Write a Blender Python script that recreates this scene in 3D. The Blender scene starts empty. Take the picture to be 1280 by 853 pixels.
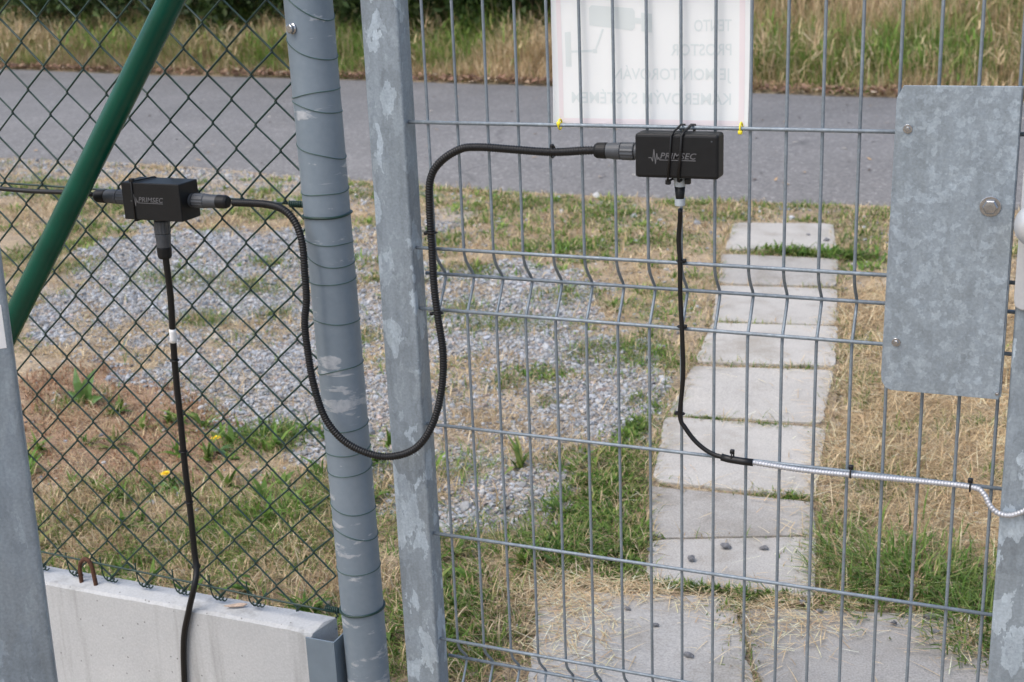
import bpy, bmesh, math, random
import numpy as np
from mathutils import Vector, Matrix

scene = bpy.context.scene
COL = scene.collection
rng = np.random.default_rng(7)
random.seed(7)

# ------------------------------------------------------------------ camera
cam_d = bpy.data.cameras.new("camera")
cam = bpy.data.objects.new("camera", cam_d)
COL.objects.link(cam)
cam_d.sensor_width = 36.0
cam_d.lens = 47.426
cam_d.clip_start = 0.05
cam_d.clip_end = 3000
CR = Vector((0.92347434, 0.38167502, -0.03897842))
CU = Vector((-0.07877759, 0.28806883, 0.95436389))
CF = Vector((-0.37548532, 0.87825995, -0.29609161))
m = Matrix((CR, CU, -CF)).transposed().to_4x4()
m.translation = Vector((0.92335, -1.86722, 1.48731))
cam.matrix_world = m
cam_d.dof.use_dof = True
cam_d.dof.focus_distance = 2.08
cam_d.dof.aperture_fstop = 10.0
scene.camera = cam

# ------------------------------------------------------------------ sky, sun, exposure
SUN_ELEV, SUN_AZ = math.radians(58), math.radians(215)     # azimuth clockwise from +Y
world = bpy.data.worlds.new("World")
scene.world = world
world.use_nodes = True
wn = world.node_tree
wn.nodes.clear()
sky = wn.nodes.new("ShaderNodeTexSky")
sky.sky_type = 'NISHITA'
sky.sun_disc = False
sky.sun_elevation = SUN_ELEV
sky.sun_rotation = SUN_AZ
sky.air_density = 1.0
sky.dust_density = 3.2
sky.ozone_density = 0.6
bg = wn.nodes.new("ShaderNodeBackground")
bg.inputs[1].default_value = 0.145
wo = wn.nodes.new("ShaderNodeOutputWorld")
wn.links.new(sky.outputs[0], bg.inputs[0])
wn.links.new(bg.outputs[0], wo.inputs[0])

sun_d = bpy.data.lights.new("sun", 'SUN')
sun_d.energy = 1.15
sun_d.angle = math.radians(48)
sun_d.color = (1.0, 0.99, 0.975)
sun = bpy.data.objects.new("sun", sun_d)
COL.objects.link(sun)
sd = Vector((math.sin(SUN_AZ) * math.cos(SUN_ELEV), math.cos(SUN_AZ) * math.cos(SUN_ELEV), math.sin(SUN_ELEV)))
sun.rotation_euler = sd.to_track_quat('Z', 'Y').to_euler()
sun.location = sd * 20

vs = scene.view_settings
vs.view_transform = 'Standard'
vs.look = 'None'
vs.exposure = 0.82
vs.gamma = 1.0
vs.use_curve_mapping = False


# ================================================================== helpers
def tag(o, label=None, cat=None, group=None, kind=None):
    if label: o["label"] = label
    if cat: o["category"] = cat
    if group: o["group"] = group
    if kind: o["kind"] = kind
    return o


ORG = {}


def empty(name, loc, label, cat, group=None, kind=None):
    o = bpy.data.objects.new(name, None)
    o.empty_display_size = 0.05
    o.location = loc
    COL.objects.link(o)
    ORG[o.name] = np.array(loc, float)
    return tag(o, label, cat, group, kind)


def mesh_obj(name, V, F, mat, parent=None, smooth=False, origin=None, base=False):
    V = np.asarray(V, float)
    if origin is None:
        origin = (V.min(0) + V.max(0)) / 2
        if base: origin[2] = V[:, 2].min()
    origin = np.array(origin, float)
    me = bpy.data.meshes.new(name)
    me.from_pydata((V - origin).tolist(), [], [list(map(int, f)) for f in F])
    if smooth: me.polygons.foreach_set("use_smooth", [True] * len(me.polygons))
    me.update()
    if mat: me.materials.append(mat)
    return place(name, me, origin, parent)


def place(name, me, origin, parent=None):
    o = bpy.data.objects.new(name, me)
    COL.objects.link(o)
    origin = np.array(origin, float)
    if parent is not None:
        o.parent = parent
        o.location = origin - ORG[parent.name]
    else:
        o.location = origin
    ORG[o.name] = origin
    return o


def fast_mesh(name, V, F, mat, col=None, smooth=False, nper=None):
    """V (n,3) array; F (m,k) int array, or list of such arrays"""
    me = bpy.data.meshes.new(name)
    if not isinstance(F, list): F = [F]
    loops = np.concatenate([f.ravel() for f in F]).astype(np.int32)
    sizes = np.concatenate([np.full(len(f), f.shape[1]) for f in F]).astype(np.int32)
    starts = np.concatenate([[0], np.cumsum(sizes)[:-1]]).astype(np.int32)
    me.vertices.add(len(V)); me.vertices.foreach_set("co", np.asarray(V, np.float32).ravel())
    me.loops.add(len(loops)); me.loops.foreach_set("vertex_index", loops)
    me.polygons.add(len(sizes)); me.polygons.foreach_set("loop_start", starts)
    me.polygons.foreach_set("use_smooth", np.full(len(sizes), smooth))
    me.update(calc_edges=True)
    if col is not None:
        at = me.attributes.new("col", 'FLOAT_COLOR', 'POINT')
        c4 = np.ones((len(V), 4), np.float32); c4[:, :3] = col
        at.data.foreach_set("color", c4.ravel())
    if mat: me.materials.append(mat)
    return me


def catmull(P, step):
    P = np.asarray(P, float)
    A = np.vstack([2 * P[0] - P[1], P, 2 * P[-1] - P[-2]])
    out = []
    for i in range(1, len(A) - 2):
        p0, p1, p2, p3 = A[i - 1], A[i], A[i + 1], A[i + 2]
        n = max(1, int(np.linalg.norm(p2 - p1) / step))
        for k in range(n):
            t = k / n
            out.append(.5 * ((2 * p1) + (-p0 + p2) * t + (2 * p0 - 5 * p1 + 4 * p2 - p3) * t * t + (-p0 + 3 * p1 - 3 * p2 + p3) * t ** 3))
    out.append(P[-1])
    out = np.array(out)
    # resample evenly
    s = np.concatenate([[0], np.cumsum(np.linalg.norm(np.diff(out, axis=0), axis=1))])
    n = max(2, int(s[-1] / step))
    t = np.linspace(0, s[-1], n + 1)
    return np.stack([np.interp(t, s, out[:, k]) for k in range(3)], 1)


def tube(P, r, sides=8, caps=True):
    P = np.asarray(P, float)
    n = len(P)
    r = np.broadcast_to(np.asarray(r, float), (n,))
    T = np.gradient(P, axis=0)
    T /= np.linalg.norm(T, axis=1)[:, None] + 1e-12
    ref = np.array([0, 1, 0]) if abs(T[0][1]) < .9 else np.array([1, 0, 0])
    N = np.cross(T[0], ref); N /= np.linalg.norm(N)
    V = []
    a = np.arange(sides) * 2 * math.pi / sides
    for i in range(n):
        N = N - T[i] * (N @ T[i]); N /= np.linalg.norm(N)
        B = np.cross(T[i], N)
        V.append(P[i] + r[i] * (np.cos(a)[:, None] * N + np.sin(a)[:, None] * B))
    V = np.concatenate(V)
    F = []
    for i in range(n - 1):
        for k in range(sides):
            k2 = (k + 1) % sides
            F.append((i * sides + k, i * sides + k2, (i + 1) * sides + k2, (i + 1) * sides + k))
    if caps:
        F.append(tuple(range(sides))[::-1])
        F.append(tuple((n - 1) * sides + k for k in range(sides)))
    return V, F


def ring(c, nrm, R, r, seg=20, sides=6, sx=1.0, sy=1.0, ux=None):
    """closed torus around axis nrm"""
    nrm = np.array(nrm, float); nrm /= np.linalg.norm(nrm)
    if ux is None: ux = np.cross(nrm, [0, 0, 1] if abs(nrm[2]) < .9 else [1, 0, 0])
    ux = np.array(ux, float); ux /= np.linalg.norm(ux)
    uy = np.cross(nrm, ux)
    V = []; F = []
    for i in range(seg):
        a = 2 * math.pi * i / seg
        rad = ux * math.cos(a) * sx + uy * math.sin(a) * sy
        rd = rad / np.linalg.norm(rad)
        for k in range(sides):
            b = 2 * math.pi * k / sides
            V.append(np.array(c) + R * rad + r * (math.cos(b) * rd + math.sin(b) * nrm))
    for i in range(seg):
        for k in range(sides):
            F.append((i * sides + k, i * sides + (k + 1) % sides, ((i + 1) % seg) * sides + (k + 1) % sides, ((i + 1) % seg) * sides + k))
    return V, F


def lathe(c, axis, prof, sides=20, ridges=None):
    """prof list of (t along axis, radius)"""
    axis = np.array(axis, float); axis /= np.linalg.norm(axis)
    ux = np.cross(axis, [0, 0, 1] if abs(axis[2]) < .9 else [1, 0, 0]); ux /= np.linalg.norm(ux)
    uy = np.cross(axis, ux)
    V = []; F = []
    for (t, r) in prof:
        for k in range(sides):
            a = 2 * math.pi * k / sides
            rr = r * (1 - (ridges or 0) * (k % 2))
            V.append(np.array(c) + axis * t + rr * (math.cos(a) * ux + math.sin(a) * uy))
    n = len(prof)
    for i in range(n - 1):
        for k in range(sides):
            k2 = (k + 1) % sides
            F.append((i * sides + k, (i + 1) * sides + k, (i + 1) * sides + k2, i * sides + k2))
    F.append(tuple(range(sides)))
    F.append(tuple((n - 1) * sides + k for k in range(sides))[::-1])
    return V, F


def bevel_box(lo, hi, b=0.003, seg=2):
    lo, hi = np.array(lo, float), np.array(hi, float)
    bm = bmesh.new()
    bmesh.ops.create_cube(bm, size=1.0)
    for v in bm.verts:
        v.co = Vector(tuple((lo + hi) / 2 + np.array(v.co) * (hi - lo)))
    if b > 0:
        bmesh.ops.bevel(bm, geom=bm.edges[:], offset=b, segments=seg, profile=.5, affect='EDGES')
    bm.verts.index_update()
    V = [tuple(v.co) for v in bm.verts]; F = [[v.index for v in f.verts] for f in bm.faces]
    bm.free()
    return V, F


def prism(poly, lo, hi, fn, b=0.0):
    """extrude 2d polygon; fn(u,v,w)->xyz"""
    n = len(poly)
    V = [fn(u, v, lo) for u, v in poly] + [fn(u, v, hi) for u, v in poly]
    F = [tuple(range(n))[::-1], tuple(range(n, 2 * n))] + [(i, (i + 1) % n, n + (i + 1) % n, n + i) for i in range(n)]
    if b > 0:
        bm = bmesh.new()
        vs_ = [bm.verts.new(v) for v in V]
        for f in F: bm.faces.new([vs_[i] for i in f])
        bmesh.ops.recalc_face_normals(bm, faces=bm.faces[:])
        bmesh.ops.bevel(bm, geom=bm.edges[:], offset=b, segments=2, profile=.5, affect='EDGES')
        bm.verts.index_update()
        V = [tuple(v.co) for v in bm.verts]; F = [[v.index for v in f.verts] for f in bm.faces]
        bm.free()
    return V, F


def join(*parts):
    V = []; F = []
    for v, f in parts:
        o = len(V); V += [tuple(x) for x in v]; F += [tuple(i + o for i in q) for q in f]
    return V, F


def noise2(x, y, scale, seed=0):
    x = np.asarray(x, float) * scale + seed * 17.13; y = np.asarray(y, float) * scale + seed * 9.71
    xi, yi = np.floor(x).astype(np.int64), np.floor(y).astype(np.int64)
    fx, fy = x - xi, y - yi
    fx = fx * fx * (3 - 2 * fx); fy = fy * fy * (3 - 2 * fy)

    def h(a, b):
        n = (a * 374761393 + b * 668265263 + seed * 974711) & 0xFFFFFFFF
        n = ((n ^ (n >> 13)) * 1274126177) & 0xFFFFFFFF
        return ((n ^ (n >> 16)) & 0xFFFF) / 65535.0
    return (h(xi, yi) * (1 - fx) + h(xi + 1, yi) * fx) * (1 - fy) + (h(xi, yi + 1) * (1 - fx) + h(xi + 1, yi + 1) * fx) * fy


def fbm(x, y, scale, seed=0, oct=3):
    s = 0; a = 1; t = 0
    for k in range(oct):
        s = s + a * noise2(x, y, scale * 2 ** k, seed + k * 5); t += a; a *= .5
    return s / t


def in_poly(x, y, poly):
    x = np.asarray(x); y = np.asarray(y)
    r = np.zeros(x.shape, bool)
    n = len(poly)
    for i in range(n):
        (x1, y1), (x2, y2) = poly[i], poly[(i + 1) % n]
        c = ((y1 > y) != (y2 > y)) & (x < (x2 - x1) * (y - y1) / (y2 - y1 + 1e-12) + x1)
        r ^= c
    return r


# ------------------------------------------------------------------ materials
def new_mat(name):
    m = bpy.data.materials.new(name)
    m.use_nodes = True
    nt = m.node_tree
    b = nt.nodes["Principled BSDF"]
    return m, nt, b


def ramp(nt, fac, stops):
    r = nt.nodes.new("ShaderNodeValToRGB")
    el = r.color_ramp.elements
    while len(el) < len(stops): el.new(0.5)
    for e, (p, c) in zip(el, stops):
        e.position = p; e.color = (*c, 1)
    nt.links.new(fac, r.inputs[0])
    return r.outputs[0]


def tex(nt, kind, scale, coord="Object", detail=4, rough=.6, vec=None, **kw):
    t = nt.nodes.new("ShaderNodeTex" + kind)
    t.inputs["Scale"].default_value = scale
    if kind == "Noise":
        t.inputs["Detail"].default_value = detail; t.inputs["Roughness"].default_value = rough
    for k, v in kw.items():
        if hasattr(t, k): setattr(t, k, v)
        else: t.inputs[k].default_value = v
    if vec is None:
        c = nt.nodes.new("ShaderNodeTexCoord"); vec = c.outputs[coord]
    nt.links.new(vec, t.inputs["Vector"])
    return t


def mixc(nt, fac, a, b, mode='MIX'):
    x = nt.nodes.new("ShaderNodeMix"); x.data_type = 'RGBA'; x.blend_type = mode
    for sock, val in ((x.inputs[0], fac), (x.inputs[6], a), (x.inputs[7], b)):
        if isinstance(val, bpy.types.NodeSocket): nt.links.new(val, sock)
        elif isinstance(val, (int, float)): sock.default_value = val
        else: sock.default_value = (*val, 1)
    return x.outputs[2]


def bump(nt, bsdf, h, strength=.3, dist=.002):
    b = nt.nodes.new("ShaderNodeBump")
    b.inputs["Strength"].default_value = strength; b.inputs["Distance"].default_value = dist
    nt.links.new(h, b.inputs["Height"]); nt.links.new(b.outputs[0], bsdf.inputs["Normal"])


def worldpos(nt):
    g = nt.nodes.new("ShaderNodeNewGeometry")
    return g.outputs["Position"]


def plain(name, col, rough=.5, metal=0.0, var=.12, scale=60, bmp=.15, spec=.5):
    m, nt, b = new_mat(name)
    b.inputs['Specular IOR Level'].default_value = spec
    n = tex(nt, "Noise", scale, vec=worldpos(nt))
    c = ramp(nt, n.outputs[0], [(.3, tuple(x * (1 - var) for x in col)), (.7, tuple(min(1, x * (1 + var)) for x in col))])
    nt.links.new(c, b.inputs["Base Color"])
    b.inputs["Roughness"].default_value = rough; b.inputs["Metallic"].default_value = metal
    if bmp: bump(nt, b, n.outputs[0], bmp, .0005)
    return m


def galvanised(name, base=.40, contrast=.5, scale=28, metal=.4, stretch=.5, flake=.5, rough=.5, pale=.80):
    m, nt, b = new_mat(name)
    pos = worldpos(nt)
    mp = nt.nodes.new("ShaderNodeMapping"); mp.inputs["Scale"].default_value = (1, 1, stretch)
    nt.links.new(pos, mp.inputs[0])
    nz = tex(nt, "Noise", scale * 1.3, vec=mp.outputs[0], detail=4)
    add = nt.nodes.new("ShaderNodeVectorMath"); add.operation = 'MULTIPLY_ADD'
    nt.links.new(nz.outputs["Color"], add.inputs[0]); add.inputs[1].default_value = (1.7 / scale,) * 3
    nt.links.new(mp.outputs[0], add.inputs[2])
    vo = tex(nt, "Voronoi", scale, vec=add.outputs[0])
    sep = nt.nodes.new("ShaderNodeSeparateColor"); nt.links.new(vo.outputs["Color"], sep.inputs[0])
    n2 = tex(nt, "Noise", scale * .3, vec=mp.outputs[0], detail=5, rough=.65)
    def tone(k): return tuple(min(1, base * k * t) for t in (.85, 1.0, 1.125))
    c1 = ramp(nt, sep.outputs[0], [(0.0, tone(1 - .22 * contrast)), (.30, tone(1 - .05 * contrast)), (pale - .02, tone(1.0)), (pale, tone(1 + .45 * contrast)), (1.0, tone(1 + .70 * contrast))])
    c2 = ramp(nt, n2.outputs[0], [(.3, tone(1 - .28 * contrast)), (.52, tone(1)), (.74, tone(1 + .4 * contrast))])
    c = mixc(nt, flake, c2, c1)
    vb = tex(nt, "Voronoi", scale * 3.1, vec=add.outputs[0])
    sb = nt.nodes.new("ShaderNodeSeparateColor"); nt.links.new(vb.outputs["Color"], sb.inputs[0])
    c = mixc(nt, .5 * contrast, c, ramp(nt, sb.outputs[1], [(0, (.70, .71, .73)), (.12, (.92, .92, .92)), (.72, (1, 1, 1)), (.9, (1.22, 1.22, 1.2)), (1, (1.4, 1.4, 1.38))]), 'MULTIPLY')
    mps = nt.nodes.new("ShaderNodeMapping"); mps.inputs["Scale"].default_value = (1, 1, .05)
    nt.links.new(pos, mps.inputs[0])
    ns = tex(nt, "Noise", 60, vec=mps.outputs[0], detail=3)
    c = mixc(nt, .6, c, ramp(nt, ns.outputs[0], [(.35, (.84, .84, .84)), (.65, (1.1, 1.1, 1.1))]), 'MULTIPLY')
    nd_ = tex(nt, "Noise", 5, vec=pos, detail=6, rough=.7)
    c = mixc(nt, .7, c, ramp(nt, nd_.outputs[0], [(.30, (.80, .79, .77)), (.5, (1, 1, 1))]), 'MULTIPLY')
    n3 = tex(nt, "Noise", 260, vec=pos, detail=3)
    c = mixc(nt, 1.0, c, ramp(nt, n3.outputs[0], [(.3, (.86, .86, .86)), (.7, (1.10, 1.10, 1.10))]), 'MULTIPLY')
    nt.links.new(c, b.inputs["Base Color"])
    b.inputs["Metallic"].default_value = metal
    r = nt.nodes.new("ShaderNodeMapRange")
    nt.links.new(sep.outputs[1], r.inputs[0]); r.inputs[3].default_value = rough - .08; r.inputs[4].default_value = rough + .12
    nt.links.new(r.outputs[0], b.inputs["Roughness"])
    bump(nt, b, n3.outputs[0], .10, .0005)
    return m


M_STILE = galvanised("galvanised_stile", .30, 1.0, 40, .3, .5, .8, .5, .80)
M_PLATE = galvanised("galvanised_plate", .30, .7, 125, .3, .85, .5, .5, .76)
M_WIRE = galvanised("galvanised_wire", .245, .4, 150, .4, .3, .4, .55)
M_FRONT = galvanised("galvanised_dull_post", .34, .85, 26, .3, .4, .35, .55, .85)

# round post: grey coating with pale scraped patches and oblique scratches
M_POST, nt, b = new_mat("grey_post_coating")
pos = worldpos(nt)
mp = nt.nodes.new("ShaderNodeMapping"); mp.inputs["Scale"].default_value = (.8, .8, 2.3); mp.inputs["Rotation"].default_value = (0, .5, 0)
nt.links.new(pos, mp.inputs[0])
n1 = tex(nt, "Noise", 12, vec=mp.outputs[0], detail=7, rough=.62)
n2 = tex(nt, "Noise", 90, vec=pos, detail=3)
n4 = tex(nt, "Noise", 3.0, vec=pos, detail=2)
msk = ramp(nt, n1.outputs[0], [(.585, (0, 0, 0)), (.62, (1, 1, 1))])
basec = ramp(nt, n2.outputs[0], [(.3, (.175, .222, .265)), (.7, (.215, .262, .305))])
basec = mixc(nt, .5, basec, ramp(nt, n4.outputs[0], [(.35, (.155, .20, .24)), (.65, (.235, .285, .33))]))
mp2 = nt.nodes.new("ShaderNodeMapping"); mp2.inputs["Scale"].default_value = (.35, .35, 5.0); mp2.inputs["Rotation"].default_value = (0, .38, 0)
nt.links.new(pos, mp2.inputs[0])
n5 = tex(nt, "Noise", 16, vec=mp2.outputs[0], detail=5, rough=.7)
scr = ramp(nt, n5.outputs[0], [(.66, (0, 0, 0)), (.69, (1, 1, 1))])
basec = mixc(nt, scr, basec, (.40, .43, .46))
c = mixc(nt, msk, basec, ramp(nt, n2.outputs[0], [(.35, (.32, .355, .39)), (.65, (.45, .475, .50))]))
nt.links.new(c, b.inputs["Base Color"])
b.inputs["Roughness"].default_value = .5; b.inputs["Metallic"].default_value = .25
bump(nt, b, msk, .25, .0008)

M_GREEN = plain("green_wire_plastic", (.006, .030, .021), .42, 0, .2, 40)
M_WRAP = plain("weathered_green_wire", (.040, .085, .072), .45, 0, .3, 60)
M_BRACE = plain("green_brace_coating", (.0005, .058, .036), .26, 0, .15, 14, .05, .3)
M_BLACK = plain("black_plastic_box", (.0065, .007, .0078), .5, 0, .2, 60, .12, .28)
M_CABLE = plain("black_cable_rubber", (.0065, .0065, .007), .45, 0, .2, 80, .15, .35)
M_GLAND = plain("grey_gland_plastic", (.05, .056, .064), .5, 0, .15, 70)
M_GLANDL = plain("pale_grey_ring_plastic", (.36, .40, .43), .45, 0, .1, 70)
M_WHITE = plain("white_label", (.78, .78, .77), .5, 0, .05, 40, .05)
M_PRINT = plain("grey_box_print", (.10, .10, .105), .6, 0, .1, 40, 0)
M_YELLOW = plain("yellow_tie_plastic", (.80, .66, .03), .45, 0, .1, 50, .05)
M_STEEL = plain("stainless_fastener", (.36, .37, .385), .24, .9, .12, 120, .1)
M_ALU = plain("silver_handle", (.50, .52, .54), .42, .4, .06, 60, .05)
M_CONDUIT = plain("bright_steel_conduit", (.40, .41, .43), .5, .5, .1, 120, .1)
M_RUST = plain("rusty_steel", (.085, .035, .018), .85, .1, .5, 160, .5)
M_BRACKET = plain("grey_bracket_paint", (.165, .21, .25), .5, .2, .08, 25, .05)
M_DARK = plain("dark_keyhole", (.01, .01, .01), .6)
M_STEM = plain("plant_stem", (.10, .16, .045), .6, 0, .2, 50)
M_PETAL = plain("yellow_petals", (.85, .58, .01), .6, 0, .12, 120)
M_LEAFDRY = plain("dry_leaf", (.48, .36, .27), .8, 0, .25, 120)
M_PEBBLE = plain("dark_pebble", (.15, .15, .155), .85, 0, .35, 130, .5)
M_BARK = plain("shrub_bark", (.075, .055, .04), .9, 0, .4, 60, .6)
M_BROAD = plain("broad_leaf_green", (.075, .15, .035), .5, 0, .25, 60)

# concrete
def concrete(name, c0, c1, pit=True, scale=7, streak=False, fine=.55):
    m, nt, b = new_mat(name)
    pos = worldpos(nt)
    n = tex(nt, "Noise", scale, vec=pos, detail=6, rough=.65)
    f = tex(nt, "Noise", 240, vec=pos, detail=3)
    c = ramp(nt, n.outputs[0], [(.3, c0), (.7, c1)])
    c = mixc(nt, fine, c, ramp(nt, f.outputs[0], [(.3, tuple(x * .62 for x in c0)), (.7, tuple(min(1, x * 1.3) for x in c1))]))
    if not pit:
        st_ = tex(nt, "Noise", 3.2, vec=pos, detail=7, rough=.7)
        c = mixc(nt, 1.0, c, ramp(nt, st_.outputs[0], [(.32, (.74, .71, .66)), (.5, (1, 1, 1)), (.7, (1.1, 1.09, 1.07))]), 'MULTIPLY')
        sp_ = tex(nt, "Voronoi", 70, vec=pos)
        c = mixc(nt, .8, c, ramp(nt, sp_.outputs["Distance"], [(.06, (.5, .48, .45)), (.10, (1, 1, 1))]), 'MULTIPLY')
    if streak:
        mp = nt.nodes.new("ShaderNodeMapping"); mp.inputs["Scale"].default_value = (1, 1, .06)
        nt.links.new(pos, mp.inputs[0])
        s = tex(nt, "Noise", 22, vec=mp.outputs[0], detail=3)
        sm = ramp(nt, s.outputs[0], [(.56, (1, 1, 1)), (.72, (.62, .61, .59))])
        c = mixc(nt, .8, c, sm, 'MULTIPLY')
    if pit:
        v = tex(nt, "Voronoi", 38, vec=pos, Randomness=1.0)
        pm = ramp(nt, v.outputs["Distance"], [(.05, (.45, .44, .43)), (.085, (1, 1, 1))])
        c = mixc(nt, 1.0, c, pm, 'MULTIPLY')
    nt.links.new(c, b.inputs["Base Color"])
    b.inputs["Roughness"].default_value = .9
    bump(nt, b, f.outputs[0], .35, .0012)
    return m


M_WALL = concrete("pale_concrete_panel", (.385, .392, .392), (.46, .467, .465), True, 5, True, .22)
M_SLAB = [concrete("paving_concrete_%d" % i, c0, c1, False, 9) for i, (c0, c1) in enumerate([
    ((.345, .328, .298), (.415, .394, .358)), ((.285, .27, .245), (.35, .331, .30)), ((.365, .347, .315), (.43, .409, .372))])]

# vertex-coloured foliage / stones
def attr_mat(name, rough=.7, trans=0.0, bmp=0):
    m, nt, b = new_mat(name)
    a = nt.nodes.new("ShaderNodeAttribute"); a.attribute_name = "col"
    n = tex(nt, "Noise", 160, vec=worldpos(nt), detail=2)
    c = mixc(nt, 1.0, a.outputs["Color"], ramp(nt, n.outputs[0], [(.3, (.78, .78, .78)), (.7, (1.15, 1.15, 1.15))]), 'MULTIPLY')
    nt.links.new(c, b.inputs["Base Color"])
    b.inputs["Roughness"].default_value = rough
    b.inputs["Specular IOR Level"].default_value = .3
    if bmp: bump(nt, b, n.outputs[0], bmp, .001)
    if trans > 0:
        t = nt.nodes.new("ShaderNodeBsdfTranslucent"); nt.links.new(c, t.inputs[0])
        mx = nt.nodes.new("ShaderNodeMixShader"); mx.inputs[0].default_value = trans
        out = nt.nodes["Material Output"]
        nt.links.new(b.outputs[0], mx.inputs[1]); nt.links.new(t.outputs[0], mx.inputs[2]); nt.links.new(mx.outputs[0], out.inputs[0])
    return m


M_BLADE = attr_mat("grass_blades", .6, .32)
M_STONE = attr_mat("gravel_stone", .85, 0, .4)
M_LITTER = attr_mat("leaf_litter", .8)

# ground: soil colour from the "col" attribute plus crumbs
M_GROUND, nt, b = new_mat("soil_and_thatch")
a = nt.nodes.new("ShaderNodeAttribute"); a.attribute_name = "col"
pos = worldpos(nt)
g1 = tex(nt, "Noise", 9, vec=pos, detail=6, rough=.7)
g2 = tex(nt, "Noise", 130, vec=pos, detail=4, rough=.7)
c = mixc(nt, 1.0, a.outputs["Color"], ramp(nt, g1.outputs[0], [(.3, (.72, .72, .72)), (.7, (1.2, 1.18, 1.15))]), 'MULTIPLY')
c = mixc(nt, 1.0, c, ramp(nt, g2.outputs[0], [(.32, (.35, .33, .31)), (.52, (1, 1, 1)), (.70, (1.7, 1.65, 1.55))]), 'MULTIPLY')
nt.links.new(c, b.inputs["Base Color"]); b.inputs["Roughness"].default_value = .95
bump(nt, b, g2.outputs[0], .8, .006)

# asphalt
M_ROAD, nt, b = new_mat("worn_asphalt")
pos = worldpos(nt)
a1 = tex(nt, "Noise", .55, vec=pos, detail=5, rough=.6)
a2 = tex(nt, "Noise", 85, vec=pos, detail=4, rough=.75)
a3 = tex(nt, "Voronoi", 60, vec=pos)
c = ramp(nt, a1.outputs[0], [(.3, (.145, .141, .138)), (.7, (.178, .173, .169))])
c = mixc(nt, 1.0, c, ramp(nt, a2.outputs[0], [(.3, (.55, .55, .55)), (.5, (1, 1, 1)), (.72, (1.5, 1.5, 1.48))]), 'MULTIPLY')
sp = nt.nodes.new("ShaderNodeSeparateColor"); nt.links.new(a3.outputs["Color"], sp.inputs[0])
c = mixc(nt, 1.0, c, ramp(nt, sp.outputs[0], [(0, (.8, .8, .8)), (.85, (1.05, 1.05, 1.05)), (1, (1.5, 1.5, 1.5))]), 'MULTIPLY')
ck = tex(nt, "Noise", 1.1, vec=pos, detail=3)
av = nt.nodes.new("ShaderNodeVectorMath"); av.operation = 'MULTIPLY_ADD'
nt.links.new(ck.outputs["Color"], av.inputs[0]); av.inputs[1].default_value = (1.2, 1.2, 0); nt.links.new(pos, av.inputs[2])
cv = tex(nt, "Voronoi", .30, vec=av.outputs[0], feature='DISTANCE_TO_EDGE')
cm = ramp(nt, cv.outputs["Distance"], [(.002, (.62, .62, .62)), (.006, (1, 1, 1))])
gate_ = ramp(nt, a1.outputs[0], [(.50, (0, 0, 0)), (.58, (1, 1, 1))])
c = mixc(nt, gate_, c, mixc(nt, 1.0, c, cm, 'MULTIPLY'))
tr = tex(nt, "Noise", .9, vec=pos, detail=6, rough=.65)
c = mixc(nt, 1.0, c, ramp(nt, tr.outputs[0], [(.3, (.88, .88, .88)), (.7, (1.1, 1.1, 1.1))]), 'MULTIPLY')
nt.links.new(c, b.inputs["Base Color"]); b.inputs["Roughness"].default_value = .85
bump(nt, b, a2.outputs[0], .5, .004)

# paper sign: thin laminated sheet, print showing through from the other side
def paper(name, c0, c1):
    m, nt, b = new_mat(name)
    n = tex(nt, "Noise", 8, vec=worldpos(nt), detail=2)
    c = ramp(nt, n.outputs[0], [(.3, c0), (.7, c1)])
    nt.links.new(c, b.inputs["Base Color"]); b.inputs["Roughness"].default_value = .4
    t = nt.nodes.new("ShaderNodeBsdfTranslucent"); nt.links.new(c, t.inputs[0])
    mx = nt.nodes.new("ShaderNodeMixShader"); mx.inputs[0].default_value = .25
    nt.links.new(b.outputs[0], mx.inputs[1]); nt.links.new(t.outputs[0], mx.inputs[2]); nt.links.new(mx.outputs[0], nt.nodes["Material Output"].inputs[0])
    return m


M_PAPER = paper("laminated_paper", (.87, .885, .875), (.90, .915, .905))
M_GHOST = paper("show_through_print", (.735, .785, .78), (.76, .81, .805))
M_PINK = paper("show_through_pink", (.86, .79, .80), (.88, .81, .82))

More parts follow.
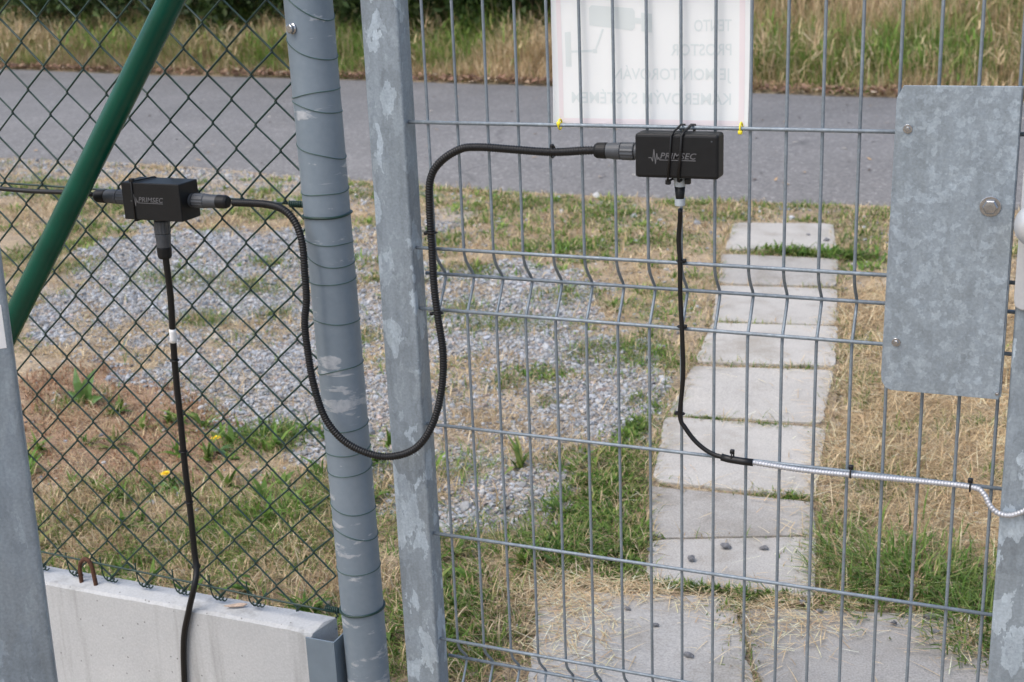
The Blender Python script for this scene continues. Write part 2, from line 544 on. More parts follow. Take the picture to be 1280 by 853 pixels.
# ================================================================== GROUND LAYOUT (world metres)
GREEN = [(-2.29, 2.48, 0.118, 0.09), (-2.04, 2.63, 0.081, 0.083), (-3.44, 3.08, 0.114, 0.132), (-4.02, 3.8, 0.116, 0.203), (-1.09, 2.72, 0.193, 0.14), (-1.33, 2.88, 0.115, 0.129), (-0.8, 2.11, 0.076, 0.092), (-0.68, 2.21, 0.055, 0.072), (-0.58, 1.95, 0.052, 0.056), (-0.65, 2.5, 0.072, 0.125), (-0.49, 2.54, 0.108, 0.197), (-0.3, 2.48, 0.072, 0.103), (-1.52, 2.46, 0.069, 0.094), (-1.92, 3.23, 0.066, 0.101), (-2.39, 2.96, 0.146, 0.107), (-2.78, 3.01, 0.228, 0.112), (-2.53, 3.38, 0.117, 0.082), (-0.37, 1.48, 0.057, 0.084), (-0.21, 1.41, 0.099, 0.187), (-0.09, 0.94, 0.126, 0.106), (-0.32, 1.1, 0.063, 0.092), (-0.22, 1.76, 0.029, 0.189), (-0.32, 2.06, 0.051, 0.073), (-0.19, 0.5, 0.122, 0.158), (-0.39, 0.75, 0.077, 0.227), (-0.77, 1.01, 0.065, 0.276), (-1.28, 1.37, 0.1, 0.115), (-0.97, 1.06, 0.079, 0.144), (-2.13, 1.53, 0.071, 0.094), (-1.07, 0.71, 0.167, 0.12), (-1.47, 0.79, 0.112, 0.152), (-1.15, 0.59, 0.123, 0.056), (0.46, 1.35, 0.08, 0.106), (0.33, 2.49, 0.065, 0.165), (0.26, 2.84, 0.061, 0.133), (0.56, 2.03, 0.092, 0.079), (0.02, 4.46, 0.109, 0.41), (0.01, 4.14, 0.105, 0.149), (-0.67, 4.86, 0.122, 0.152), (-1.32, 4.73, 0.168, 0.19), (-1.9, 4.81, 0.177, 0.16), (-1.92, 4.02, 0.121, 0.129), (-1.24, 4.01, 0.228, 0.154), (-1.54, 3.46, 0.182, 0.106), (-1.01, 3.18, 0.133, 0.106), (-0.88, 4.26, 0.153, 0.146), (-0.05, 5.0, 0.157, 0.152), (-4.13, 4.31, 0.247, 0.137), (-3.24, 4.43, 0.188, 0.135), (-4.97, 4.67, 0.218, 0.134), (-2.82, 4.97, 0.193, 0.131), (0.5, 1.63, 0.127, 0.166), (-3.91, 3.21, 0.129, 0.283), (.62, 1.62, .10, .07), (.45, 1.95, .06, .05), (.8, 1.75, .09, .06), (.70, 2.15, .12, .05), (.36, 2.25, .05, .09), (.50, 1.50, .08, .08)]
LUSH = [(0.66, 1.04, 0.20, 0.15), (0.45, 1.22, 0.07, 0.12), (0.80, 0.86, 0.06, 0.13), (0.31, 0.81, 0.03, 0.057), (-1.31, 1.39, 0.088, 0.094), (-0.18, 0.95, 0.079, 0.091), (-0.05, 1.0, 0.069, 0.126), (-0.29, 0.54, 0.072, 0.131)]
GRAVEL1 = [(-3.42, 2.93), (-3.74, 3.61), (-3.58, 3.93), (-2.88, 4.09), (-2.28, 3.94), (-1.67, 3.51), (-1.35, 3.66), (-1.04, 3.66), (-0.75, 2.89), (-0.49, 2.64), (-0.3, 2.5), (-0.21, 2.09), (-0.2, 1.91), (-0.14, 1.62), (-0.31, 1.44), (-0.28, 1.12), (-0.52, .96), (-0.80, 1.02), (-1.05, 1.27), (-1.51, 1.46), (-1.95, 1.66), (-2.20, 1.72), (-2.64, 1.95), (-3.15, 2.31)]
GRAVEL2 = [(-9.72, 5.6), (-6.26, 5.7), (-4.9, 5.66), (-3.63, 5.45), (-2.94, 5.25), (-2.59, 4.63), (-3.55, 5.0), (-4.47, 5.14), (-5.59, 4.94), (-9.0, 4.87)]
DRYIN = [(-3.04, 2.53), (-2.14, 2.4), (-1.9, 2.15), (-2.02, 1.83), (-2.46, 1.89)]
SANDY = [(-1.33, 1.93), (-0.79, 1.62), (-0.46, 1.58), (-0.3, 1.27), (-0.36, 1.09), (-0.67, 1.05), (-1.06, 1.4)]
RED = [(-2.54, 1.68), (-2.31, 1.89), (-1.73, 1.65), (-1.25, 1.31), (-1.3, 1.04), (-1.52, 0.86), (-1.78, 0.87)]
SLABS = [[(-.63, 4.64), (-.15, 4.71), (-.04, 4.16), (-.54, 4.09)], [(-.53, 3.99), (-.01, 4.02), (.06, 3.56), (-.42, 3.49)],
         [(-.415, 3.46), (.07, 3.525), (.15, 3.02), (-.31, 2.955)], [(-.30, 2.925), (.16, 2.99), (.23, 2.525), (-.24, 2.45)],
         [(-.24, 2.42), (.23, 2.495), (.285, 1.985), (-.19, 1.935)], [(-.19, 1.91), (.30, 1.96), (.36, 1.435), (-.08, 1.415)],
         [(-.08, 1.39), (.36, 1.41), (.405, 1.215), (.02, 1.075)], [(.022, 1.065), (.407, 1.203), (.46, .89), (.07, .855)],
         [(-.145, .725), (.290, .838), (.445, .40), (.0, .28)], [(.303, .80), (.79, .915), (.93, .46), (.455, .40)],
         [(.01, .25), (.445, .37), (.58, -.05), (.15, -.16)], [(.465, .36), (.93, .42), (1.03, -.02), (.60, -.07)]]
ROAD_NEAR = ([-60, -8.82, -6.31, -4.96, -3.21, -2.08, -1.41, -0.85, -0.01, 0.78, 40], [8.8, 5.85, 5.74, 5.71, 5.42, 5.28, 5.27, 5.26, 5.30, 5.33, 6.0])
ROAD_FAR = ([-60, -16.5, -11.6, -8.85, -6.05, -4.14, -1.55, -0.54, 0.63, 40], [17.5, 12.1, 11.4, 10.86, 10.5, 10.22, 9.75, 9.58, 9.4, 3.4 + 5.0])


def road_near(x): return np.interp(x, *ROAD_NEAR)
def road_far(x): return np.interp(x, *ROAD_FAR)


def ell(x, y, L, k=1.0):
    v = np.zeros(np.shape(x))
    for cx, cy, ax, ay in L:
        v = np.maximum(v, np.exp(-(((x - cx) / (ax * k)) ** 2 + ((y - cy) / (ay * k)) ** 2)))
    return v


def slab_mask(x, y, grow=0.0):
    v = np.zeros(np.shape(x), bool)
    for s in SLABS:
        c = np.mean(s, 0)
        v |= in_poly(x, y, [tuple(c + (np.array(p) - c) * (1 + grow)) for p in s])
    return v


def gravel_mask(x, y):
    jx = x + .34 * (fbm(x, y, 3.2, 3, 4) - .5) + .22 * (fbm(x, y, 13, 8) - .5)
    jy = y + .34 * (fbm(x, y, 3.2, 4, 4) - .5) + .24 * (fbm(x, y, 13, 9) - .5)
    g = in_poly(jx, jy, GRAVEL1).astype(float)
    d = in_poly(jx, jy, DRYIN) & (fbm(x, y, 6, 31) > .40)
    g[d] *= .25
    g = np.maximum(g, .75 * in_poly(jx, jy, GRAVEL2))
    far_ = ((x < -2.0) & (y > 3.9) & (y < 5.5)) * np.clip(4 * (fbm(x, y, 2.0, 27, 4) - .46), 0, .8)
    g = np.maximum(g, far_)
    g = g * np.clip(.30 + 3.2 * (fbm(x, y, 3.2, 17, 4) - .30), .22, 1)
    return g


def ground_z(x, y):
    z = .022 * (fbm(x, y, 1.6, 11) - .5) + .016 * (fbm(x, y, 9, 12, 2) - .5) + .006 * (fbm(x, y, 30, 13, 2) - .5)
    rn, rf = road_near(x), road_far(x)
    fade = np.clip((rn - y) / .35, 0, 1)
    z = z * fade - .012 * (1 - fade)
    bank = np.clip((y - rf - .1) / 5, 0, 1)
    z = z + (.012 + .45 * bank * bank * (3 - 2 * bank)) * (y > rf + .1)
    z = np.where(slab_mask(x, y, .04), -.012, z)
    return z


# ---- ground sheet
def lines(segs):
    out = [np.arange(a, b_, s) for a, b_, s in segs]
    return np.concatenate(out)


gx = np.concatenate([[-2500, -800, -300, -120, -60, -40, -25], lines([(-18, -6.5, .5), (-6.5, -3.0, .06), (-3.0, 1.5, .03), (1.5, 6, .5)]), [8, 14, 25, 50, 120, 300, 800, 2500]])
gy = np.concatenate([[-2500, -800, -300, -100, -40, -15, -6, -3], lines([(-1.5, .3, .2), (.3, 3.0, .03), (3.0, 6.0, .06), (6, 18, .4)]), [20, 25, 35, 60, 120, 300, 800, 2500]])
X, Y = np.meshgrid(gx, gy)
xs, ys = X.ravel(), Y.ravel()
zs = ground_z(xs, ys)
gm = gravel_mask(xs, ys)
gr = np.maximum(ell(xs, ys, GREEN, 1.1), ell(xs, ys, LUSH, 1.2))
red = in_poly(xs + .25 * (fbm(xs, ys, 4, 21) - .5), ys + .25 * (fbm(xs, ys, 4, 22) - .5), RED)
sandy = in_poly(xs + .2 * (fbm(xs, ys, 5, 23) - .5), ys + .2 * (fbm(xs, ys, 5, 24) - .5), SANDY)
col = np.tile(np.array([.35, .275, .185]), (len(xs), 1)) * (.8 + .45 * fbm(xs, ys, 2.5, 41))[:, None]
def mixto(c, w): 
    global col
    w = np.clip(w, 0, 1)[:, None]
    col = col * (1 - w) + np.array(c) * w
mixto((.35, .32, .285), gm)
mixto((.38, .33, .28), sandy * .75)
mixto((.27, .165, .10), red * .75)
mixto((.13, .125, .07), gr * .6)
mixto((.40, .34, .25), ((xs > .2) & (ys > 1) & (ys < 4)) * .6)
beyond = ys > road_far(xs) + .1
mixto((.17, .145, .08), beyond * 1.0)
ny, nx = X.shape
idx = np.arange(ny * nx).reshape(ny, nx)
F = np.stack([idx[:-1, :-1], idx[:-1, 1:], idx[1:, 1:], idx[1:, :-1]], -1).reshape(-1, 4)
me = fast_mesh("ground", np.stack([xs, ys, zs], 1), F, M_GROUND, col, True)
tag(place("ground", me, (0, 0, 0)), kind="structure")

# ---- road sheet
rx = np.concatenate([[-60, -40, -25], np.arange(-18, 3, .04), [5, 10, 20, 40]])
jn = .05 * (fbm(rx, rx * 0, 3, 51) - .5) + .03 * (fbm(rx, rx * 0, 16, 52) - .5)
jf = .10 * (fbm(rx, rx * 0 + 3, 2, 53) - .5)
rows = [(0, -.02), (.012, .006), (.5, .012), (.988, .006), (1, -.02)]
V = []
for t, z in rows:
    V.append(np.stack([rx, (road_near(rx) + jn) * (1 - t) + (road_far(rx) + jf) * t, np.full(len(rx), z)], 1))
V = np.concatenate(V); n = len(rx)
idx = np.arange(len(rows) * n).reshape(len(rows), n)
F = np.stack([idx[:-1, :-1], idx[:-1, 1:], idx[1:, 1:], idx[1:, :-1]], -1).reshape(-1, 4)
tag(place("road", fast_mesh("road", V, F, M_ROAD, None, True), (0, 0, 0)), kind="structure")

# ---- path: bedding strip plus one object for each slab
bed = [(-.66, 4.74), (-.12, 4.78), (.17, 3.0), (.33, 1.9), (.48, .93), (.84, .94), (1.08, -.05), (.58, -.12), (.1, -.2), (-.2, .72), (-.02, .9), (-.12, 1.45), (-.24, 1.95), (-.29, 2.5), (-.36, 3.0), (-.47, 3.6)]
V, F = prism([tuple(p) for p in bed], -.03, .005, lambda u, v, w: (u, v, w))
path = tag(mesh_obj("path", V, F, M_GROUND, origin=(0, 2, 0)), kind="structure")
at = path.data.attributes.new("col", 'FLOAT_COLOR', 'POINT')
for d in at.data: d.color = (.31, .25, .175, 1)
for i, s in enumerate(SLABS):
    random.seed(100 + i)
    c = np.mean(s, 0)
    pts = []
    for k in range(4):
        p, q = np.array(s[k]), np.array(s[(k + 1) % 4])
        nseg = 14
        for t in range(nseg):
            w = p + (q - p) * t / nseg
            rr = random.uniform(.955, .985) if t == 0 else 1.0
            chip = random.uniform(.012, .035) if random.random() < .12 else 0
            pts.append(tuple(c + (w - c) * (rr - random.uniform(0, .011) - chip)))
    tx, ty = random.uniform(-.008, .008), random.uniform(-.006, .006)
    h = .014 + random.uniform(-.003, .003)
    V, F = prism(pts, -.045, h, lambda u, v, w: (u, v, w + (tx * (u - c[0]) + ty * (v - c[1]) if w > 0 else 0)), .0025)
    mesh_obj("paving_slab", V, F, M_SLAB[[0, 1, 0, 2, 0, 2, 1, 0, 2, 1, 0, 2][i]], path)


# ================================================================== scatter: gravel, grass
def rand_in(n, x0, x1, y0, y1):
    return rng.uniform(x0, x1, n), rng.uniform(y0, y1, n)


def view_ok(x, y):
    """keep scatter to the ground that could be seen from around the gate"""
    return (x > -1.35 - 1.12 * (y - .2) - .9) & (x < 1.7)


# base stone: distorted icosahedron
bm = bmesh.new(); bmesh.ops.create_icosphere(bm, subdivisions=1, radius=1)
bm.verts.index_update()
ICO_V = np.array([v.co[:] for v in bm.verts]); ICO_F = np.array([[v.index for v in f.verts] for f in bm.faces])
bm.free()


def stones(x, y, z, r, cols, flat=.62):
    n = len(x); k = len(ICO_V)
    V = ICO_V[None] * rng.uniform(.62, 1.25, (n, k, 1))
    V = V * rng.uniform(.6, 1.3, (n, 1, 3))
    a = rng.uniform(0, 6.28, n); b_ = rng.normal(0, .5, n)
    ca, sa, cb, sb = np.cos(a), np.sin(a), np.cos(b_), np.sin(b_)
    V[..., 2] *= flat
    Vx = V[..., 0]; Vy = V[..., 1] * cb[:, None] - V[..., 2] * sb[:, None]; Vz = V[..., 1] * sb[:, None] + V[..., 2] * cb[:, None]
    W = np.stack([Vx * ca[:, None] - Vy * sa[:, None], Vx * sa[:, None] + Vy * ca[:, None], Vz], -1) * r[:, None, None]
    W += np.stack([x, y, z], 1)[:, None, :]
    F = ICO_F[None] + (np.arange(n) * k)[:, None, None]
    return W.reshape(-1, 3), F.reshape(-1, 3), np.repeat(cols, k, 0)


xa, ya = rand_in(115000, -3.2, .1, .8, 2.9)
xb, yb = rand_in(62000, -4.3, -.3, 2.9, 4.4)
xc, yc = rand_in(30000, -9.5, -2.4, 4.4, 5.8)
xd, yd = rand_in(16000, -3.6, 1.0, .35, 5.2)
x = np.concatenate([xa, xb, xc]); y = np.concatenate([ya, yb, yc])
g = gravel_mask(x, y)
sa_ = in_poly(x, y, SANDY)
p = g * (1 - .25 * sa_) * (1 - .75 * np.maximum(ell(x, y, GREEN), ell(x, y, LUSH)))
keep = (rng.uniform(0, 1, len(x)) < p) & ~slab_mask(x, y) & view_ok(x, y) & (y < road_near(x) - .02)
x, y = x[keep], y[keep]
kd = (rng.uniform(0, 1, len(xd)) < np.clip(2.2 * (fbm(xd, yd, 3, 19) - .38), .03, .8)) & ~slab_mask(xd, yd) & view_ok(xd, yd)
x = np.concatenate([x, xd[kd]]); y = np.concatenate([y, yd[kd]])
n = len(x)
r = np.clip(rng.lognormal(math.log(.0047), .42, n), .0028, .018) * np.where(y > 2.9, 1.2, 1.0) * np.where(y > 4.4, 1.15, 1)
v = rng.uniform(.16, .45, n)[:, None]
tint = np.array([[.97, 1.0, 1.03], [1.0, 1.0, .98], [1.12, 1.0, .86], [.95, 1.0, 1.05], [1.15, .95, .85], [.95, 1.0, 1.08]])[rng.choice(6, n, p=[.3, .25, .1, .2, .05, .1])]
V, F, C_ = stones(x, y, ground_z(x, y) + r * .25, r, v * tint)
o = place("gravel", fast_mesh("gravel", V, F, M_STONE, C_), (0, 0, 0))
tag(o, "loose grey crushed gravel spread behind the fence", "gravel", kind="stuff")


def blades(x, y, z, h, w, lean, cols, bend=.6, az=None, tip=.25, tipcol=None):
    """3-triangle curved blades"""
    n = len(x)
    if az is None: az = rng.uniform(0, 2 * math.pi, n)
    d = np.stack([np.cos(az), np.sin(az), np.zeros(n)], 1)
    fa = rng.uniform(0, 2 * math.pi, n)
    s = np.stack([-np.sin(az) * np.cos(fa * .3), np.cos(az), np.zeros(n)], 1)
    s /= np.linalg.norm(s, axis=1)[:, None]
    B = np.stack([x, y, z], 1)
    up = np.array([0, 0, 1.0])
    l1 = lean; l2 = np.clip(lean + bend * rng.uniform(.4, 1.4, n), -1.9, 1.75)
    P1 = B + (h * .5)[:, None] * (d * np.sin(l1)[:, None] + up * np.cos(l1)[:, None])
    P2 = P1 + (h * .5)[:, None] * (d * np.sin(l2)[:, None] + up * np.cos(l2)[:, None])
    P2[:, 2] = np.maximum(P2[:, 2], z + .003); P1[:, 2] = np.maximum(P1[:, 2], z + .003)
    hw = (w / 2)[:, None] * s
    V = np.stack([B - hw, B + hw, P1 - hw * .8, P1 + hw * .8, P2], 1).reshape(-1, 3)
    o = (np.arange(n) * 5)[:, None]
    Q = np.array([[0, 1, 3, 2]]) + o
    T = np.array([[2, 3, 4]]) + o
    C = np.repeat(cols[:, None, :], 5, 1).copy()
    if tipcol is not None:
        C[:, 4] = C[:, 4] * (1 - tip) + tipcol * tip
    return V, [Q, T], C.reshape(-1, 3)


def cat_blades(parts):
    V = []; Q = []; T = []; C = []; o = 0
    for v, (q, t), c in parts:
        V.append(v); Q.append(q + o); T.append(t + o); C.append(c); o += len(v)
    return np.concatenate(V), [np.concatenate(Q), np.concatenate(T)], np.concatenate(C)


def straw_cols(n):
    base = np.array([[.58, .45, .265], [.49, .37, .215], [.68, .565, .38], [.32, .23, .13], [.44, .30, .175]])
    return base[rng.choice(5, n, p=[.3, .27, .18, .15, .1])] * rng.uniform(.75, 1.15, (n, 1))


def green_cols(n, dark=1.0):
    base = np.array([[.11, .205, .032], [.155, .245, .045], [.075, .145, .024], [.22, .28, .07], [.28, .285, .09]])
    return base[rng.choice(5, n, p=[.3, .27, .2, .15, .08])] * rng.uniform(.8, 1.2, (n, 1)) * dark


# dry thatch and straw grass over everything that is not gravel, slab or road
parts = []
for (cnt, x0, x1, y0, y1, ws, hs_) in ((95000, -2.2, 1.4, .3, 1.9, 1.0, 1.0), (90000, -4.0, 1.4, 1.9, 3.6, 1.5, .85), (120000, -7.5, 1.5, 3.6, 5.75, 2.2, .75)):
    x, y = rand_in(cnt, x0, x1, y0, y1)
    g = gravel_mask(x, y)
    pat = fbm(x, y, 5, 61, 4)
    redm = in_poly(x, y, RED)
    p = np.clip(.2 + 2.2 * (pat - .30), .06, 1) * (1 - .88 * g) * np.where(redm, .3, 1)
    keep = (rng.uniform(0, 1, cnt) < p) & ~slab_mask(x, y) & view_ok(x, y) & (y < road_near(x) + .03 - .08 * rng.uniform(0, 1, cnt))
    x, y = x[keep], y[keep]; n = len(x)
    # blades grow in tufts: pull each toward a jittered cell centre and lean outward
    cs = .045 * hs_
    cx, cy = (np.floor(x / cs) + .5) * cs, (np.floor(y / cs) + .5) * cs
    cx = cx + .03 * (noise2(cx * 90, cy * 90, 1, 5) - .5); cy = cy + .03 * (noise2(cx * 90, cy * 90, 1, 6) - .5)
    x = cx + (x - cx) * .75; y = cy + (y - cy) * .75
    az = np.arctan2(y - cy, x - cx) + rng.normal(0, 1.0, n)
    h = rng.uniform(.025, .085, n) * (.55 + .9 * fbm(x, y, 3, 62)) * hs_
    lean = np.abs(rng.normal(1.12, .36, n))
    c = straw_cols(n) * (.75 + .6 * noise2(cx * 60, cy * 60, 1, 66))[:, None]
    gm_ = rng.uniform(0, 1, n) < np.clip(3.2 * (fbm(x, y, 4.5, 63, 4) - .50), .03, .7) * (x < .3)
    c[gm_] = green_cols(gm_.sum(), 1.15)
    parts.append(blades(x, y, ground_z(x, y) - .002, h, rng.uniform(.0016, .0034, n) * ws, lean, c, .5, az))
V, F, C_ = cat_blades(parts)
tag(place("dry_grass", fast_mesh("dry_grass", V, F, M_BLADE, C_), (0, 0, 0)), "matted straw coloured dry grass covering the ground around the paving", "dry grass", kind="stuff")

# green weeds and grass in patches
parts = []
x, y = rand_in(520000, -5.4, 1.2, .3, 5.4)
d = ell(x, y, GREEN) * (.35 + 1.1 * fbm(x, y, 14, 71, 2))
edge = np.exp(-((road_near(x) - .12 - y) / .10) ** 2) * (fbm(x, y, 2.5, 72) > .47) * .35 * (x > -3.2)
slabedge = np.exp(-((x - np.interp(y, [.9, 1.4, 1.95, 2.5], [-.02, -.14, -.23, -.29])) / .035) ** 2) * (y > .85) * (y < 2.4) * .4
d = np.maximum.reduce([d, edge, slabedge]) * np.where(y > 3.2, .55, 1)
keep = (rng.uniform(0, 1, len(x)) < d * .95) & ~slab_mask(x, y) & view_ok(x, y) & (y < road_near(x) + .02)
x, y = x[keep], y[keep]; n = len(x)
c = green_cols(n); dry = rng.uniform(0, 1, n) < .22; c[dry] = straw_cols(dry.sum())
h = rng.uniform(.016, .055, n)
parts.append(blades(x, y, ground_z(x, y) - .002, h, rng.uniform(.0022, .0046, n) * np.where(y > 3.2, 2.0, 1), np.abs(rng.normal(.8, .38, n)), c, .6))
# leafy weed rosettes between path, gravel and road
x0_, y0_ = rand_in(1500, -5.5, 1.1, 2.6, 5.35)
pw = np.clip(3.0 * (fbm(x0_, y0_, 2.2, 95, 3) - .42), .05, 1) * np.where(y0_ > 3.3, 1, .35) + .6 * np.exp(-((road_near(x0_) - .12 - y0_) / .12) ** 2)
k0 = (rng.uniform(0, 1, len(x0_)) < pw * .75 * (1 - .75 * gravel_mask(x0_, y0_))) & ~slab_mask(x0_, y0_, .05) & view_ok(x0_, y0_) & (y0_ < road_near(x0_) - .01)
x0_, y0_ = x0_[k0], y0_[k0]
m_ = 26
rr_ = rng.uniform(.02, .06, len(x0_))
x = np.repeat(x0_, m_) + rng.normal(0, 1, len(x0_) * m_) * np.repeat(rr_, m_) * .6; y = np.repeat(y0_, m_) + rng.normal(0, 1, len(x0_) * m_) * np.repeat(rr_, m_) * .6
tone_ = np.repeat(rng.uniform(.75, 1.35, len(x0_)), m_)
n = len(x)
az = np.arctan2(y - np.repeat(y0_, m_), x - np.repeat(x0_, m_))
parts.append(blades(x, y, ground_z(x, y), rng.uniform(.02, .055, n), rng.uniform(.005, .011, n), np.abs(rng.normal(.85, .35, n)), green_cols(n, 1.15) * tone_[:, None], .5, az))
m_ = 9
x0_, y0_ = rand_in(150, -2.0, -.2, .35, 1.5)
k0 = (rng.uniform(0, 1, 150) < .75) & ~slab_mask(x0_, y0_, .05) & (x0_ > -1.4 - .7 * y0_)
x0_, y0_ = x0_[k0], y0_[k0]
x = np.repeat(x0_, m_); y = np.repeat(y0_, m_); n = len(x)
x = x + rng.normal(0, .006, n); y = y + rng.normal(0, .006, n)
tone_ = np.repeat(rng.uniform(.7, 1.25, len(x0_)), m_); sz_ = np.repeat(rng.uniform(.6, 1.25, len(x0_)), m_)
parts.append(blades(x, y, ground_z(x, y), rng.uniform(.045, .10, n) * sz_, rng.uniform(.009, .018, n) * sz_, np.abs(rng.normal(.85, .3, n)), green_cols(n, 1.0) * tone_[:, None], .5))
# tangled pale straw to the right of the path
for (cnt, x0, x1, y0, y1, ws) in ((16000, .34, 1.3, 1.05, 2.3, 1.0), (12000, .15, 1.3, 2.3, 3.6, 1.5)):
    x, y = rand_in(cnt, x0, x1, y0, y1)
    keep = ~slab_mask(x, y, .02) & (rng.uniform(0, 1, cnt) < np.clip(1.0 + 2.5 * (fbm(x, y, 5, 97) - .45), .15, 1) * (1 - .92 * np.maximum(ell(x, y, GREEN), ell(x, y, LUSH))))
    x, y = x[keep], y[keep]; n = len(x)
    parts.append(blades(x, y, ground_z(x, y) + rng.uniform(0, .012, n), rng.uniform(.04, .13, n), rng.uniform(.0014, .0028, n) * ws, np.abs(rng.normal(1.3, .22, n)), np.minimum(straw_cols(n) * (1.0 + .5 * fbm(x, y, 8, 98))[:, None], .8), .25))
# low small-leaved green mats beside the path
for (cx, cy, ax, ay, cnt) in ((-.19, 1.40, .085, .20, 4400), (-.08, .99, .12, .11, 4200), (-.16, 1.2, .07, .15, 2600), (-.25, 1.76, .03, .2, 1100), (-.33, .62, .09, .12, 1500), (.31, .80, .032, .045, 520), (.18, .85, .12, .012, 420), (.30, 1.425, .07, .011, 260), (.41, .87, .06, .02, 320), (-.12, 4.085, .17, .045, 900), (.0, 1.93, .12, .008, 160), (-.42, 2.5, .12, .1, 500), (-.72, 2.2, .1, .08, 300)):
    x = rng.normal(cx, ax * .7, cnt); y = rng.normal(cy, ay * .7, cnt)
    keep = (fbm(x, y, 18, 57, 2) > .36) & (~slab_mask(x, y, .0) | (ax < .18) & (ay < .05))
    x, y = x[keep], y[keep]; n = len(x)
    far = 2.2 if cy > 3 else 1.0
    tone_ = .7 + .75 * noise2(x * 45, y * 45, 1, 58)
    parts.append(blades(x, y, np.maximum(ground_z(x, y), .0) + rng.uniform(0, .012, n) * far, rng.uniform(.010, .028, n) * far, rng.uniform(.004, .008, n) * far, np.abs(rng.normal(.9, .4, n)), green_cols(n, .95) * tone_[:, None], .4))
# lush long tufts
for (cx, cy, ax, ay) in LUSH:
    big = cx > .6
    n = int((20000 if big else 16000) * ax * ay * math.pi) + 120
    x = rng.normal(cx, ax * .62, n); y = rng.normal(cy, ay * .62, n)
    keep = ~slab_mask(x, y, -.03) | (big & (y > .80 - .35 * (x - .5)) & (x > .5))
    x, y = x[keep], y[keep]; n = len(x)
    ctr = np.arctan2(y - cy, x - cx)
    tall = .85 if big else .5
    if cx == .31: tall = .34
    c = green_cols(n, 1.0); dry = rng.uniform(0, 1, n) < .08; c[dry] = straw_cols(dry.sum())
    parts.append(blades(x, y, ground_z(x, y) - .003, rng.uniform(.05, .15, n) * tall, rng.uniform(.003, .0062, n), np.abs(rng.normal(.65, .32, n)), c, .95, ctr + rng.normal(0, .9, n), .3, np.array([.30, .34, .16])))
# longer mixed grass close behind the wall and between the posts
x, y = rand_in(60000, -1.9, -.12, .25, 1.32)
d = np.clip(1.7 * (fbm(x, y, 4.5, 75) - .28), 0, 1) * np.clip((1.36 - y - .25 * (x < -1.0)) / .3, 0, 1)
keep = (rng.uniform(0, 1, len(x)) < d * .55 * (1 - .85 * gravel_mask(x, y)) * ((x < -.30 - .1 * (y > .9)) | (y < .72))) & ~slab_mask(x, y)
x, y = x[keep], y[keep]; n = len(x)
c = straw_cols(n) * 1.12; gsel = rng.uniform(0, 1, n) < np.clip(.27 + 2.8 * (fbm(x, y, 5, 76) - .46), .04, .92); c[gsel] = green_cols(gsel.sum(), 1.12)
parts.append(blades(x, y, ground_z(x, y) - .003, rng.uniform(.03, .095, n), rng.uniform(.002, .0042, n), np.abs(rng.normal(.72, .36, n)), c, .8))
# weeds standing in the joints
for (cx, cy, rx_, ry_, n) in ((.19, .85, .12, .012, 420), (-.0, 1.925, .10, .010, 200), (.28, 1.425, .06, .012, 260), (.42, .865, .05, .02, 200), (.1, 1.94, .10, .008, 120), (-.14, 4.08, .16, .05, 1500), (-.4, 4.05, .09, .03, 350), (-.12, 2.965, .12, .008, 90), (-.24, 2.945, .05, .012, 120), (.1, 2.5, .04, .012, 120), (-.06, 2.47, .12, .008, 110), (.36, .62, .02, .06, 60), (.04, 3.53, .06, .015, 120), (.38, 1.15, .02, .06, 90)):
    x = rng.normal(cx, rx_, n); y = rng.normal(cy, ry_, n)
    c = green_cols(n, 1.0); dry = rng.uniform(0, 1, n) < .3; c[dry] = straw_cols(dry.sum())
    parts.append(blades(x, y, np.zeros(n) + .002, rng.uniform(.015, .045, n), rng.uniform(.002, .004, n), np.abs(rng.normal(.7, .4, n)), c, .7))
V, F, C_ = cat_blades(parts)
tag(place("green_grass", fast_mesh("green_grass", V, F, M_BLADE, C_), (0, 0, 0)), "green grass and low weeds growing in patches beside gravel and paving", "grass", kind="stuff")

# reddish dead moss / stonecrop
x, y = rand_in(46000, -2.7, -1.1, .75, 2.0)
jx = x + .3 * (fbm(x, y, 5, 81) - .5); jy = y + .3 * (fbm(x, y, 5, 82) - .5)
keep = (in_poly(jx, jy, RED) | (in_poly(x + .5 * (fbm(x, y, 3, 85) - .5), y + .4 * (fbm(x, y, 3, 86) - .5), RED) & (rng.uniform(0, 1, len(x)) < .4))) & (rng.uniform(0, 1, len(x)) < np.clip(1.5 * (fbm(x, y, 11, 83) - .25), .15, 1))
x, y = x[keep], y[keep]; n = len(x)
c = np.array([[.40, .215, .115], [.30, .155, .085], [.50, .33, .19], [.19, .11, .07], [.44, .36, .21]])[rng.choice(5, n)] * rng.uniform(.8, 1.15, (n, 1))
V, F, C_ = blades(x, y, ground_z(x, y) - .001, rng.uniform(.008, .028, n), rng.uniform(.0025, .005, n), np.abs(rng.normal(.7, .4, n)), c, .5)
tag(place("dead_moss", fast_mesh("dead_moss", V, F, M_BLADE, C_), (0, 0, 0)), "low rusty brown dried moss patch behind the chain link", "moss", kind="stuff")

